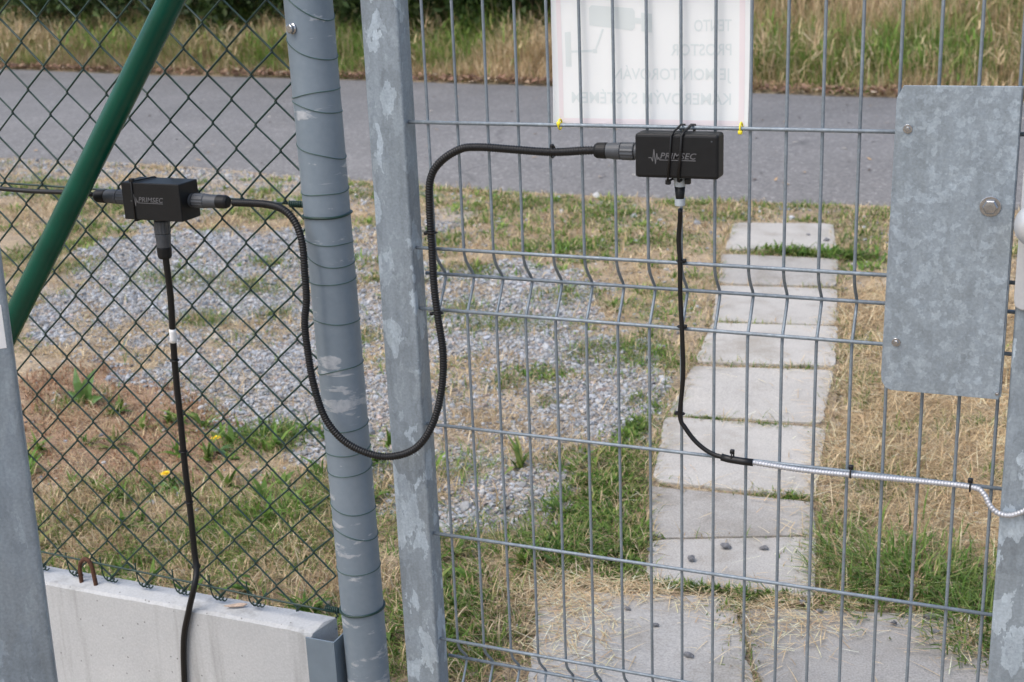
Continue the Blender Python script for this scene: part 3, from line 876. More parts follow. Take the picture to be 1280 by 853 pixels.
# loose straw lying on slabs
parts = []
for (cx, cy, rx_, ry_, n) in ((-.08, .70, .06, .06, 420), (.03, .80, .09, .02, 320), (0.0, .55, .06, .10, 260), (.36, .80, .10, .05, 330), (.40, .72, .08, .06, 120), (.80, .82, .07, .06, 260), (.5, 1.0, .05, .15, 240), (.35, 1.7, .06, .3, 260), (.2, 2.8, .1, .5, 160), (.3, .6, .3, .2, 70), (.05, 1.5, .2, .5, 70)):
    x = rng.normal(cx, rx_, n); y = rng.normal(cy, ry_, n)
    parts.append(blades(x, y, np.full(n, .016) + rng.uniform(0, .006, n), rng.uniform(.02, .10, n), rng.uniform(.0014, .0028, n), np.full(n, 1.53), np.minimum(straw_cols(n) * 1.45 + .03, .8), .03))
for s_ in SLABS:
    for k in range(4):
        p0_, q0_ = np.array(s_[k]), np.array(s_[(k + 1) % 4])
        L_ = np.linalg.norm(q0_ - p0_)
        side_edge = k in (1, 3)
        n = int(L_ * (520 if side_edge else 130))
        t_ = rng.uniform(0, 1, n)
        t_ = t_[fbm(p0_[0] + t_ * L_, p0_[1] + t_ * 3.0, 7, 44 + k) > (.40 if side_edge else .52)]; n = len(t_)
        P_ = p0_ + (q0_ - p0_) * t_[:, None]
        ctr_ = np.mean(s_, 0); inw = np.arctan2(ctr_[1] - P_[:, 1], ctr_[0] - P_[:, 0])
        off = rng.normal(.010, .016, n)
        P_ = P_ - np.stack([np.cos(inw), np.sin(inw)], 1) * off[:, None]
        c = straw_cols(n); gs = rng.uniform(0, 1, n) < .22; c[gs] = green_cols(gs.sum())
        parts.append(blades(P_[:, 0], P_[:, 1], np.full(n, .004), rng.uniform(.02, .07, n), rng.uniform(.0015, .003, n) * (1.6 if s_[0][1] > 2.6 else 1), np.abs(rng.normal(1.0, .3, n)), c, .5, inw + rng.normal(0, 1.1, n)))
V, F, C_ = cat_blades(parts)
tag(place("loose_straw", fast_mesh("loose_straw", V, F, M_BLADE, C_), (0, 0, 0)), "loose pale straw strewn over the paving slabs", "straw", kind="stuff")

# ---- verge across the road: leaf litter, tall dry grass
n = 5200
x = rng.uniform(-16, 3, n); y = road_far(x) + np.abs(rng.normal(.02, .2, n)) * (.4 + 1.2 * fbm(x, x * 0, .9, 33)) - .03
c = np.array([[.22, .125, .085], [.29, .18, .12], [.15, .09, .065], [.38, .27, .18], [.48, .40, .30]])[rng.choice(5, n, p=[.3, .3, .2, .14, .06])]
V, F, C_ = blades(x, y, np.full(n, .014) + rng.uniform(0, .05, n), rng.uniform(.03, .085, n), rng.uniform(.022, .05, n), rng.uniform(.9, 1.5, n), c, .4)
nr = 160
x2 = rng.uniform(-7, .6, nr); y2 = rng.uniform(5.5, 9.4, nr)
c2 = np.array([[.40, .27, .15], [.10, .08, .07], [.55, .5, .42]])[rng.choice(3, nr, p=[.4, .4, .2])]
P2 = blades(x2, y2, np.full(nr, .014), rng.uniform(.02, .05, nr), rng.uniform(.012, .028, nr), rng.uniform(1.2, 1.5, nr), c2, .2)
V, F, C_ = cat_blades([(V, F, C_), P2])
tag(place("fallen_leaves", fast_mesh("fallen_leaves", V, F, M_LITTER, C_), (0, 0, 0)), "brown fallen leaves lying along the far edge of the road", "leaves", kind="stuff")

parts = []
for (cnt, d0, d1, h0, h1) in ((34000, .12, .8, .08, .30), (60000, .5, 2.2, .22, .66), (44000, 1.6, 4.2, .40, .98)):
    x = rng.uniform(-18, 4, cnt); y = road_far(x) + rng.uniform(d0, d1, cnt)
    cl = fbm(x, y * 1.5, 1.3, 91)
    keep = rng.uniform(0, 1, cnt) < np.clip(.25 + 1.6 * (cl - .25), .15, 1)
    x, y, cl = x[keep], y[keep], cl[keep]; n = len(x)
    c = straw_cols(n) * np.where(x < -5.5, .85, 1.15)[:, None]
    gsel = rng.uniform(0, 1, n) < np.clip(.06 + 2.8 * (fbm(x, y, .8, 92) - .49) + .08 * (y - road_far(x)) + np.where(x < -5.5, .22, 0), .03, .9)
    c[gsel] = green_cols(gsel.sum(), 1.25)
    h = rng.uniform(h0, h1, n) * (.6 + .7 * cl)
    parts.append(blades(x, y, ground_z(x, y) - .01, h, rng.uniform(.005, .011, n), np.abs(rng.normal(.34, .28, n)), c, .7))
cnt = 34000
x = rng.uniform(-16, 4, cnt); y = road_far(x) + rng.uniform(.25, 2.6, cnt)
keep = fbm(x, y, 2.2, 93, 4) > .42
x, y = x[keep], y[keep]; n = len(x)
c = straw_cols(n) * 1.1; gsel = fbm(x, y, 1.4, 94, 3) > .53; c[gsel] = green_cols(gsel.sum(), 1.3)
parts.append(blades(x, y, ground_z(x, y) + rng.uniform(0, .42, n), rng.uniform(.10, .30, n), rng.uniform(.006, .016, n), rng.normal(.9, .6, n), c, .7))
V, F, C_ = cat_blades(parts)
tag(place("tall_grass", fast_mesh("tall_grass", V, F, M_BLADE, C_), (0, 0, 0)), "tall straw and green grass standing on the verge across the road", "tall grass", kind="stuff")


# ---- shrubs behind the verge
def shrub(x, y, w, d, h, n, tone, label, seed):
    r = np.random.default_rng(seed)
    z0 = float(ground_z(np.array([x]), np.array([y]))[0])
    root = empty("shrub", (x, y, z0 - .02), label, "shrub", "shrubs beyond the road verge")
    stems = []
    for k in range(7):
        a = r.uniform(0, 6.28); q = r.uniform(.2, .75)
        e = np.array([x + math.cos(a) * w * q * .8, y + math.sin(a) * d * q * .8, z0 + h * r.uniform(.6, .95)])
        s = np.array([x + math.cos(a) * .12, y + math.sin(a) * .12, z0 - .02])
        mid = (s + e) / 2 + r.normal(0, .08, 3)
        P = catmull([s, mid, e], .2)
        stems.append(tube(P, np.linspace(.028, .006, len(P)), 6))
    V, F = join(*stems)
    mesh_obj("trunk", V, F, M_BARK, root, True)
    # leaf clumps in a lumpy volume
    nc = 90
    u = r.normal(0, 1, (nc, 3)); u /= np.linalg.norm(u, axis=1)[:, None]
    rad = r.uniform(.25, 1, nc) ** .5
    cc = np.stack([x + u[:, 0] * w * rad, y + u[:, 1] * d * rad, z0 + h * .50 + u[:, 2] * h * .50 * rad], 1)
    which = r.integers(0, nc, n)
    P = cc[which] + r.normal(0, 1, (n, 3)) * np.array([w * .16, d * .16, h * .10])
    P[:, 2] = np.maximum(P[:, 2], z0 + .02)
    L = r.uniform(.035, .075, n); W_ = L * r.uniform(.4, .6, n)
    nrm = r.normal(0, 1, (n, 3)) + np.array([0, 0, .8]); nrm /= np.linalg.norm(nrm, axis=1)[:, None]
    t = np.cross(nrm, r.normal(0, 1, (n, 3))); t /= np.linalg.norm(t, axis=1)[:, None]
    s = np.cross(nrm, t)
    V = np.stack([P - t * L[:, None], P + s * W_[:, None] - nrm * .008, P + t * L[:, None], P - s * W_[:, None] - nrm * .008], 1).reshape(-1, 3)
    o = (np.arange(n) * 4)[:, None]
    F = np.concatenate([np.array([[0, 1, 2]]) + o, np.array([[0, 2, 3]]) + o])
    clump_tone = r.uniform(.7, 1.3, nc)[which]
    base = np.array(tone)[r.integers(0, len(tone), n)] * (clump_tone * r.uniform(.75, 1.25, n))[:, None]
    me = fast_mesh("crown", V - np.array([x, y, z0]), F, M_BLADE, np.repeat(base, 4, 0))
    place("crown", me, (x, y, z0), root)


DK = [(.045, .080, .022), (.06, .10, .03), (.035, .06, .018), (.08, .115, .035)]
MD = [(.11, .17, .05), (.14, .20, .06), (.08, .13, .04), (.18, .21, .08)]
shrub(-14.0, 14.4, 1.6, 1.0, 2.3, 9000, DK, "dark green shrub behind the verge, seen through the mesh at far left", 1)
shrub(-11.4, 13.4, 1.5, 1.0, 2.1, 9000, DK, "dark green shrub behind the verge, left of the green brace", 2)
shrub(-8.9, 12.7, 1.4, .9, 2.2, 9000, DK, "dark green shrub behind the verge, between green brace and round post", 3)
shrub(-6.4, 12.5, 1.3, .9, 1.9, 8000, DK, "dark green shrub behind the verge, above the gap between the two posts", 4)
shrub(-4.9, 12.6, 1.2, .8, 2.2, 9000, DK, "dark green shrub behind the verge, just left of the paper sign", 5)
shrub(-3.4, 14.6, 1.2, .8, 1.7, 8000, MD, "mid green shrub on the verge, hidden partly by the paper sign", 6)
shrub(-1.9, 13.6, .9, .7, 1.35, 7000, MD, "mid green shrub on the verge, just right of the paper sign", 7)
shrub(.3, 13.9, 1.0, .8, 1.4, 7000, MD, "mid green shrub on the verge, above the lock plate", 8)


# ---- single small plants
def leaf_mesh(base, tip, width, up, segs=5, droop=.0):
    base, tip = np.array(base, float), np.array(tip, float)
    ax = tip - base
    s = np.cross(ax, up); s /= np.linalg.norm(s)
    nn = np.cross(s, ax); nn /= np.linalg.norm(nn)
    V = []; F = []
    for i in range(segs + 1):
        t = i / segs
        w = width * math.sin(math.pi * min(1, .08 + .92 * t) ** .8) if t < 1 else 0.0005
        c = base + ax * t + nn * (math.sin(t * math.pi) * .15 * np.linalg.norm(ax) - droop * t * t)
        V += [c - s * w + nn * w * .25, c, c + s * w + nn * w * .25]
    for i in range(segs):
        a = i * 3
        F += [(a, a + 1, a + 4, a + 3), (a + 1, a + 2, a + 5, a + 4)]
    return V, F


def dandelion(x, y, h, label):
    z0 = float(ground_z(np.array([x]), np.array([y]))[0])
    root = empty("dandelion", (x, y, z0), label, "flower", "yellow dandelions behind the mesh")
    P = catmull([(x, y, z0), (x + .006, y, z0 + h * .5), (x, y - .008, z0 + h)], .01)
    V, F = tube(P, .0014, 6); mesh_obj("stem", V, F, M_STEM, root, True)
    parts = []
    top = np.array([x, y - .008, z0 + h])
    for ringn, rr, el in ((18, .017, .2), (16, .013, .55), (10, .008, 1.0)):
        for k in range(ringn):
            a = 6.283 * k / ringn + rr * 50
            d = np.array([math.cos(a) * math.cos(el), math.sin(a) * math.cos(el), math.sin(el)])
            parts.append(leaf_mesh(top, top + d * rr, .0021, (0.1, 0.1, 1.0), 2))
    V, F = join(*parts); mesh_obj("flower_head", V, F, M_PETAL, root)
    for k in range(6):
        a = k * 1.05 + random.random()
        V, F = leaf_mesh((x, y, z0 + .003), (x + .055 * math.cos(a), y + .055 * math.sin(a), z0 + .01), .007, (0, 0, 1)); mesh_obj("leaf", V, F, M_BROAD, root)


dandelion(-1.385, 1.26, .05, "yellow dandelion flower nearer the gravel, right of the hanging cable")
dandelion(-1.36, .98, .05, "yellow dandelion flower lower down, left of the hanging cable")

z0 = 0.0
root = empty("broadleaf_weed", (-2.08, 1.52, z0), "upright broad leaved green weed at the edge of the brown moss", "weed")
for (dx, dy, hh, w, ln) in ((.055, -.01, .13, .026, 1), (-.04, .0, .125, .020, 1), (.01, .02, .07, .014, 1), (-.07, -.02, .04, .018, 1), (.085, -.03, .04, .018, 1), (.02, -.05, .03, .018, 1)):
    V, F = leaf_mesh((-2.08, 1.52, z0), (-2.08 + dx, 1.52 + dy, z0 + hh), w, (0, -1, .3)); mesh_obj("leaf", V, F, M_BROAD, root)

# pebbles lying on the slabs
PEB = [(.21, 1.07, .011, "dark pebble on the cracked slab, left of its pair"), (.30, 1.09, .009, "dark pebble on the cracked slab, right of its pair"), (.15, .98, .010, "flat dark stone near the front edge of the cracked slab"),
       (.16, .65, .007, "small pebble at the middle of the left front slab"), (.26, .55, .011, "larger dark stone low on the left front slab"), (.48, .82, .008, "small dark pebble by the back edge of the right front slab"),
       (.64, .82, .007, "small dark pebble left of the green tuft on the right front slab"), (.71, .87, .011, "flat dark stone tucked under the green tuft"), (.73, .81, .007, "small stone just in front of the green tuft"),
       (.44, .85, .007, "small pebble in the joint weeds behind the right front slab"), (.08, .70, .007, "small pebble beside the straw on the left front slab"), (-.12, 4.33, .016, "dark stone on the farthest slab, near its right edge"),
       (-.22, 4.43, .011, "small dark stone in the middle of the farthest slab"), (.04, 1.0, .007, "tiny pebble at the left edge of the cracked slab")]
for k, (x, y, r_, lab) in enumerate(PEB):
    rs = np.random.default_rng(300 + k)
    V = ICO_V * rs.uniform(.62, 1.2, (len(ICO_V), 1)) * np.array([rs.uniform(.9, 1.3), rs.uniform(.7, 1), .6]) * r_ * 1.2
    V = V + np.array([x, y, .016 + r_ * .40])
    tag(mesh_obj("pebble", V, ICO_F, M_PEBBLE, base=True), lab, "stone", "dark pebbles on the paving")


# ================================================================== GATE
gate = empty("mesh_gate", (.4, 0, 0), "galvanised garden gate of folded welded wire mesh with square stiles", "gate")


def section(x0, x1, y0, y1, z0, z1, b=.004):
    return bevel_box((x0, y0, z0), (x1, y1, z1), b, 3)


V, F = section(-.094, -.031, -.02, .02, .06, 1.80); mesh_obj("stile", V, F, M_STILE, gate)
V, F = section(.864, .926, -.02, .02, .06, 1.80); mesh_obj("stile", V, F, M_STILE, gate)
V, F = section(-.031, .864, -.018, .018, 1.755, 1.795); mesh_obj("rail", V, F, M_STILE, gate)
V, F = section(-.031, .864, -.018, .018, .065, .105); mesh_obj("rail", V, F, M_STILE, gate)

def fold(zt):
    return [(0.0, zt), (.0015, zt - .008), (.006, zt - .018), (.016, zt - .030), (.027, zt - .041), (.0325, zt - .0485), (.0325, zt - .0535), (.027, zt - .064), (.015, zt - .082), (.005, zt - .096), (.001, zt - .106), (0, zt - .115)]
prof = [(0, 1.757), (0, 1.5), (0, 1.3), (0, 1.1)] + fold(1.000) + [(0, .8), (0, .7), (0, .5), (0, .4)] + fold(.303) + [(0, .1)]
V, F = tube([(0, a_, b_) for a_, b_ in prof], .0024, 8)
V = np.array(V); cz = .93
vw = bpy.data.meshes.new("vertical_wire")
vw.from_pydata((V - np.array([0, 0, cz])).tolist(), [], F); vw.polygons.foreach_set("use_smooth", [True] * len(vw.polygons)); vw.materials.append(M_WIRE)
for i in range(18):
    o = place("vertical_wire", vw, (.05 * i + random.uniform(-.0006, .0006), 0, cz), gate)
hw_ = None
for z, yy in ((1.60, -.005), (1.40, -.005), (1.20, -.005), (1.0017, -.005), (.952, .0275), (.9017, -.005), (.7034, -.005), (.5057, -.005), (.3053, -.005), (.254, .0275), (.205, -.005)):
    if hw_ is None:
        V, F = tube([(-.033, 0, 0), (.2, 0, 0), (.6, 0, 0), (.866, 0, 0)], .0029, 8)
        hw_ = bpy.data.meshes.new("horizontal_wire"); hw_.from_pydata((np.array(V) - np.array([.4165, 0, 0])).tolist(), [], F)
        hw_.polygons.foreach_set("use_smooth", [True] * len(hw_.polygons)); hw_.materials.append(M_WIRE)
    place("horizontal_wire", hw_, (.4165, yy, z), gate)

# lock plate with a chamfered top corner and rounded bottom corner
poly = [(.7085, 1.2645), (.7, 1.248), (.6955, .866), (.697, .855), (.702, .847), (.709, .8435), (.852, .8435), (.8535, 1.2645)]
V, F = prism(poly, -.0305, -.0275, lambda u, v, w: (u, w, v), .0006)
pl = mesh_obj("lock_plate", V, F, M_PLATE, gate)
pl["label"] = "mottled galvanised lock cover plate"
V, F = bevel_box((.8518, -.0268, .846), (.8545, -.004, 1.262), .0006); mesh_obj("plate_flange", V, F, M_PLATE, gate)


def hexbolt(x, y, z, r, washer, name="bolt", parent=None):
    a = lathe((x, y, z), (0, -1, 0), [(0, washer), (.0014, washer), (.0016, washer * .96)], 24)
    hx = lathe((x, y, z), (0, -1, 0), [(.0015, r * 1.0), (.0015 + r * .55, r), (.0015 + r * .68, r * .86)], 6)
    dome = lathe((x, y, z), (0, -1, 0), [(.0015 + r * .55, r * .8), (.0015 + r * .72, r * .74), (.0015 + r * .75, r * .4)], 16)
    V, F = join(a, hx, dome)
    return mesh_obj(name, V, F, M_STEEL, parent or pl)


hexbolt(.825, -.0306, 1.109, .0098, .0135)
hexbolt(.716, -.0306, 1.208, .0035, .0060, "screw")
hexbolt(.714, -.0306, .914, .0035, .0060, "screw")
hexbolt(.8495, -.0306, .852, .0020, .0026, "rivet")
# lock furniture on the right stile
poly = [(.862, .985), (.864, .975), (.872, .971), (.905, .971), (.911, .977), (.911, 1.262), (.905, 1.268), (.868, 1.268), (.862, 1.262)]
V, F = prism(poly, -.030, -.0203, lambda u, v, w: (u, w, v), .0015); esc = mesh_obj("handle_plate", V, F, M_ALU, gate)
V, F = lathe((.8865, -.0302, 1.095), (0, -1, 0), [(0, .013), (.016, .012), (.022, .020), (.03, .0275), (.04, .030), (.05, .0275), (.057, .019), (.06, .008)], 28)
mesh_obj("knob", V, F, M_ALU, esc, True)
V, F = lathe((.8865, -.0303, 1.016), (0, -1, 0), [(0, .0085), (.0012, .0085), (.0014, .007)], 18); mesh_obj("keyhole", V, F, M_DARK, esc)
hexbolt(.8655, -.0306, 1.232, .0042, .005, "screw", esc)

# ================================================================== ROUND POST
POST = lambda z: np.array([-.1842 - .0095 * (z - .27), 0.0, z])
post = empty("round_post", tuple(POST(0)), "round grey steel fence post with scraped coating, bound with thin green wire", "post")
P = [POST(z) for z in np.linspace(-.02, 1.85, 12)]
V, F = tube(P, .038, 40); mesh_obj("tube", V, F, M_POST, post, True)
V, F = lathe(POST(1.85), (0, 0, 1), [(0, .0395), (.012, .0395), (.02, .032), (.024, .015)], 28); mesh_obj("cap", V, F, M_BRACKET, post, True)
bx = POST(1.345) + np.array([-.010, -.0368, 0])
V, F = lathe(bx, (-.25, -1, 0), [(0, .0085), (.0015, .0085), (.003, .0068), (.0075, .0066), (.0085, .0055)], 20); mesh_obj("bolt", V, F, M_STEEL, post)

# ================================================================== CONCRETE PLINTH WALL
wall = empty("plinth_wall", (-.95, -.005, 0), "pale low concrete plinth panel under the chain link fence", "wall")
nx_ = 70
xsn = np.linspace(-2.2, -.268, nx_)
V = []; F = []
for i, xx in enumerate(xsn):
    rough1 = .0035 * (fbm(np.array([xx]), np.array([0.]), 30, 5)[0] - .5); rough2 = .004 * (fbm(np.array([xx]), np.array([3.]), 40, 6)[0] - .5)
    chipx = max(0, (xx + .31) / .042)
    V += [(xx - chipx * .010, -.034, -.06), (xx - chipx * .010, -.034, .2855 + rough1 - .012 * chipx * chipx), (xx - chipx * .006, -.029 + rough2, .2905 + rough1 - .006 * chipx), (xx, .0, .292 + .004 * (noise2(xx, 7., 50, 3) - .5)), (xx + .012 * chipx, .026, .2905 + rough2), (xx + .012 * chipx, .028, -.06)]
for i in range(nx_ - 1):
    a = i * 6
    for k in range(5): F.append((a + k, a + k + 1, a + 7 + k, a + 6 + k))
    F.append((a + 5, a, a + 6, a + 11))
F.append(tuple(range(6))); F.append(tuple((nx_ - 1) * 6 + k for k in range(6))[::-1])
mesh_obj("panel", V, F, M_WALL, wall)
P = catmull([(-.803, -.012, .27), (-.803, -.012, .305), (-.802, -.012, .325), (-.793, -.012, .341), (-.782, -.012, .345), (-.773, -.012, .334), (-.770, -.012, .312), (-.767, -.012, .27)], .005)
V, F = tube(P, .0042, 8); lo = mesh_obj("lifting_loop", V, F, M_RUST, wall, True); lo["label"] = "rusty bent steel lifting loop"
# holder at the wall's end: folded sheet
V, F = join(bevel_box((-.284, -.0395, -.05), (-.2255, -.0365, .280), .0006), bevel_box((-.2285, -.0364, -.05), (-.2257, .034, .279), .0006))
hb = mesh_obj("end_bracket", V, F, M_BRACKET, wall); hb["label"] = "flat grey sheet steel end bracket"
V, F = prism([(-.545, -.012), (-.528, -.006), (-.512, .004), (-.508, .010), (-.522, .009), (-.538, .002)], .2945, .2965, lambda u, v, w: (u + .075, v - .005, w + .3 * abs(v) ), 0)
tag(mesh_obj("dry_leaf", V, F, M_LEAFDRY, base=True), "small pale brown dry leaf lying on top of the concrete plinth", "leaf")

# ================================================================== CHAIN LINK FENCE
fence = empty("chain_link_fence", (-.8, 0, .29), "dark green chain link fence tied to the round post", "fence")
PX, PZ = .0835, .080


def node(ci, zi):
    """ci column index (even columns sit on -0.395), zi half-row index from the bottom knuckles"""
    x = -.395 + ci * PX / 2
    z = .309 + zi * PZ / 2
    t = np.clip((z - .309) / .4, 0, 1)
    x += -.010 * (1 - t)
    tilt = np.interp(z, [.3, .67, 1.35, 1.7], [.008, 0.0, -.033, -.04])
    z += tilt * (x + .312)
    x += .0022 * (noise2(x * 40, z * 40, 1, 77) - .5); z += .0025 * (noise2(x * 40, z * 40, 1, 78) - .5)
    return np.array([x, 0.0, z])


rows_n = 36
# every wire zigzags between column ci (half-rows of its parity) and column ci+1
for ci in range(-22, 4):
    P = []
    for k in range(0, rows_n + 1):
        c_ = ci + (k + ci) % 2        # nodes: even columns on even half-rows
        nd = node(c_, k)
        side = 1 if c_ == ci else -1
        nd[0] += side * -.0014
        nd[0] = min(nd[0], -.2245)
        dz = .0032
        yf = .0016
        rising_right = (c_ == ci)     # next segment goes right
        # arrive from below and leave upward, turning round the neighbour wire
        y_in = -yf if not rising_right else yf
        y_out = -y_in
        P.append((nd[0] + side * .0032, y_in, nd[2] - dz)); P.append((nd[0], 0, nd[2])); P.append((nd[0] + side * .0032, y_out, nd[2] + dz))
    V, F = tube(P, .00175, 6)
    mesh_obj("mesh_wire", V, F, M_GREEN, fence, True)
# bottom knuckles: twisted pairs under each even column
for ci in range(-22, 2, 2):
    nd = node(ci, 0)
    a = np.linspace(0, 4 * math.pi, 26)
    P = [(nd[0] - .012 + .024 * t / (4 * math.pi), .0035 * math.cos(t * 1.5), nd[2] - .004 + .0035 * math.sin(t * 1.5) + .0000) for t in a]
    V1 = tube(P, .00145, 6)
    V2 = tube(catmull([(nd[0] - .021, 0, nd[2] + .040), (nd[0] - .018, -.002, nd[2] + .012), (nd[0] - .013, -.002, nd[2] - .003), (nd[0] - .005, 0, nd[2] - .006), (nd[0] + .006, .001, nd[2] + .004), (nd[0] + .020, .001, nd[2] + .022)], .004), .00145, 6)
    V, F = join(V1, V2)
    mesh_obj("knuckle", V, F, M_GREEN, fence, True)
# tension wires
for pts, r_ in (([(-2.0, -.008, .372), (-1.4, -.008, .356), (-.89, -.008, .341), (-.6, -.008, .333), (-.4, -.008, .326), (-.24, -.008, .322)], .0019),
                ([(-2.0, .004, 1.10), (-.9, .004, 1.075), (-.5, .004, 1.068), (-.24, .004, 1.060)], .0019)):
    V, F = tube(catmull(pts, .06), r_, 8); mesh_obj("tension_wire", V, F, M_GREEN, fence, True)
for (x_, z_) in ((-.2475, 1.0615), (-.2475, .3215)):
    a = np.linspace(0, 14 * math.pi, 150)
    P = np.stack([x_ - .014 + .028 * a / a[-1], .0042 * np.cos(a), z_ + .0042 * np.sin(a)], 1)
    V, F = tube(P, .0017, 6); mesh_obj("coil", V, F, M_GREEN, fence, True)
random.seed(21)
def wrap(z, tilt, r_, turns=1.0, sag=0.0):
    """one loop round the post, pulled down or up across the front"""
    n_ = 44
    P = []
    k1, k2 = random.uniform(-.0012, .0012), random.uniform(0, 6)
    for k in range(n_ + 1):
        a = math.pi + 2 * math.pi * k / n_     # starts at the fence side, crosses the front first
        zz = z + tilt * math.cos(a) + sag * math.sin(a) + k1 * math.sin(3 * a + k2)
        c = POST(zz)
        P.append((c[0] + (.038 + r_ * .8) * math.cos(a), (.038 + r_ * .8) * math.sin(a), zz))
    return tube(P, r_, 6)
for z, t0_, r_ in ((1.382, -.012, .0008), (1.313, -.007, .0008), (1.243, .004, .0008), (1.222, -.006, .0008), (1.152, -.004, .0008), (1.088, -.003, .0008),
                 (1.004, -.001, .0008), (.976, -.002, .0008), (.940, .001, .0008), (.871, .002, .0008), (.787, .003, .0008), (.687, -.002, .0008), (.641, .005, .0008), (.607, -.003, .0008), (.536, -.003, .0008), (.492, -.003, .0008), (.420, .0, .0008)):
    t = t0_ * 1.8 + random.uniform(-.009, .007)
    V, F = wrap(z, t, r_, 1, random.uniform(-.002, .006)); mesh_obj("wire_wrap", V, F, M_WRAP, fence, True)
for z, t in ((1.048, .001), (.338, .002)):
    V, F = wrap(z, t, .0021); mesh_obj("wire_wrap", V, F, M_GREEN, fence, True)

# ================================================================== GREEN BRACE
d = np.array([-.395 + .715, 0, 1.393 - .97]); d /= np.linalg.norm(d)
A = np.array([-.715, -.075, .97]); 
lo_ = A - d * .72; hi_ = A + d * .98
V, F = tube([lo_ + (hi_ - lo_) * t for t in np.linspace(0, 1, 8)], .0205, 32)
tag(mesh_obj("brace", V, F, M_BRACE, None, True), "glossy dark green diagonal steel tube brace in front of the chain link", "brace")

# ================================================================== NEAR LEFT POST
fp = empty("galvanised_post", (-.42, -.58, 0), "square galvanised post with a white sticker at the left edge", "post")
bm = bmesh.new()
V0, F0 = bevel_box((-.05, -.05, -.02), (.05, .05, 1.9), .006, 4)
ang = math.radians(43)
ca, sa2 = math.cos(ang), math.sin(ang)
def fpx(v):
    x_, y_, z_ = v
    return (-.405 + x_ * ca - y_ * sa2 + .028 * (z_ - .8), -.58 + x_ * sa2 + y_ * ca, z_)
mesh_obj("tube", [fpx(v) for v in V0], F0, M_FRONT, fp)
bm.free()
V, F = bevel_box((-.01, -.0506, .988), (.043, -.0501, 1.046), 0)
st = mesh_obj("sticker", [fpx((v[0], v[1], v[2])) for v in V], F, M_WHITE, fp)
st["label"] = "small white sticker"


# ================================================================== CABLES AND BOXES
def cable(P, r_, mat, step=.006, sides=10, ribs=None):
    Q = catmull(P, ribs / 4 if ribs else step)
    if ribs:
        k = np.arange(len(Q)) % 4
        rr = np.where((k == 0) | (k == 1), r_, r_ * .84)
    else: rr = r_
    return tube(Q, rr, sides)


def tie(c, nrm, R, parent, mat=None, head=(0, -1, 0), hs=.0035, name="cable_tie"):
    mat = mat or M_CABLE
    c = np.array(c, float); head = np.array(head, float)
    V1 = ring(c, nrm, R, .0013, 18, 6)
    hc = c + head * (R + hs * .3)
    V2 = bevel_box(hc - hs * .8, hc + hs * .8, hs * .25, 1)
    V, F = join(V1, V2)
    return mesh_obj(name, V, F, mat, parent, True)


LOOP = [(-0.349, -0.03, 1.066), (-0.284, -0.036, 1.067), (-0.244, -0.045, 1.061), (-0.221, -0.05, 1.041), (-0.209, -0.055, 1.01), (-0.206, -0.06, 0.965), (-0.206, -0.062, 0.919), (-0.212, -0.064, 0.879), (-0.21, -0.065, 0.831), (-0.204, -0.066, 0.777), (-0.189, -0.066, 0.722), (-0.162, -0.066, 0.687), (-0.129, -0.062, 0.667), (-0.088, -0.056, 0.658), (-0.046, -0.05, 0.668), (-0.018, -0.045, 0.692), (0.001, -0.035, 0.732), (0.011, -0.025, 0.784), (0.014, -0.022, 0.837), (0.009, -0.022, 0.89), (0.004, -0.02, 0.942), (0.003, -0.018, 1.006), (0.002, -0.016, 1.069), (0.006, -0.016, 1.113), (0.024, -0.016, 1.141), (0.059, -0.016, 1.162), (0.092, -0.016, 1.166), (0.145, -0.016, 1.164), (0.209, -0.018, 1.162), (0.262, -0.0235, 1.1665), (0.283, -0.0245, 1.1675)]
lp = empty("corrugated_conduit", (-.1, -.05, .66), "looping black corrugated conduit between fence box and gate box", "cable")
V, F = cable(LOOP, .0064, M_CABLE, ribs=.0042, sides=12); mesh_obj("hose", V, F, M_CABLE, lp, True)
tie((.209, -.014, 1.162), (1, 0, 0), .0088, lp, head=(0, -.3, .9)); tie((.006, -.018, .9), (0, .1, 1), .0088, lp, head=(-.8, -.5, 0))
tie((.003, -.016, 1.03), (0, .1, 1), .0088, lp, head=(-.8, -.5, 0))

DROP = [(-0.498, -0.03, 0.97), (-0.498, -0.03, 0.956), (-0.502, -0.024, 0.895), (-0.51, -0.02, 0.821), (-0.517, -0.016, 0.745), (-0.52, -0.014, 0.653), (-0.523, -0.013, 0.575), (-0.523, -0.013, 0.481), (-0.524, -0.014, 0.4), (-0.519, -0.020, 0.368), (-0.517, -0.036, 0.34), (-0.532, -0.0405, 0.291), (-0.551, -0.041, 0.229), (-0.562, -0.041, 0.137), (-0.569, -0.041, 0.03)]
dc = empty("hanging_cable", (-.56, -.04, .02), "black cable with a white band hanging from fence box over the plinth", "cable")
V, F = cable(DROP, .0057, M_CABLE); mesh_obj("sheath", V, F, M_CABLE, dc, True)
V, F = tube(catmull([(-.5088, -.0204, .834), (-.5100, -.0200, .822), (-.5112, -.0193, .809)], .006), .0061, 14); wb = mesh_obj("marker_band", V, F, M_WHITE, dc, True); wb["label"] = "white printed marker band"
for q, nn in (((-.5215, -.014, .60), (0, 0, 1)), ((-.523, -.013, .50), (0, 0, 1)), ((-.5205, -.017, .372), (.1, -.3, 1)), ((-.5135, -.018, .775), (0, 0, 1))):
    tie(q, nn, .0066, dc, head=(-.8, -.4, 0), hs=.0026)

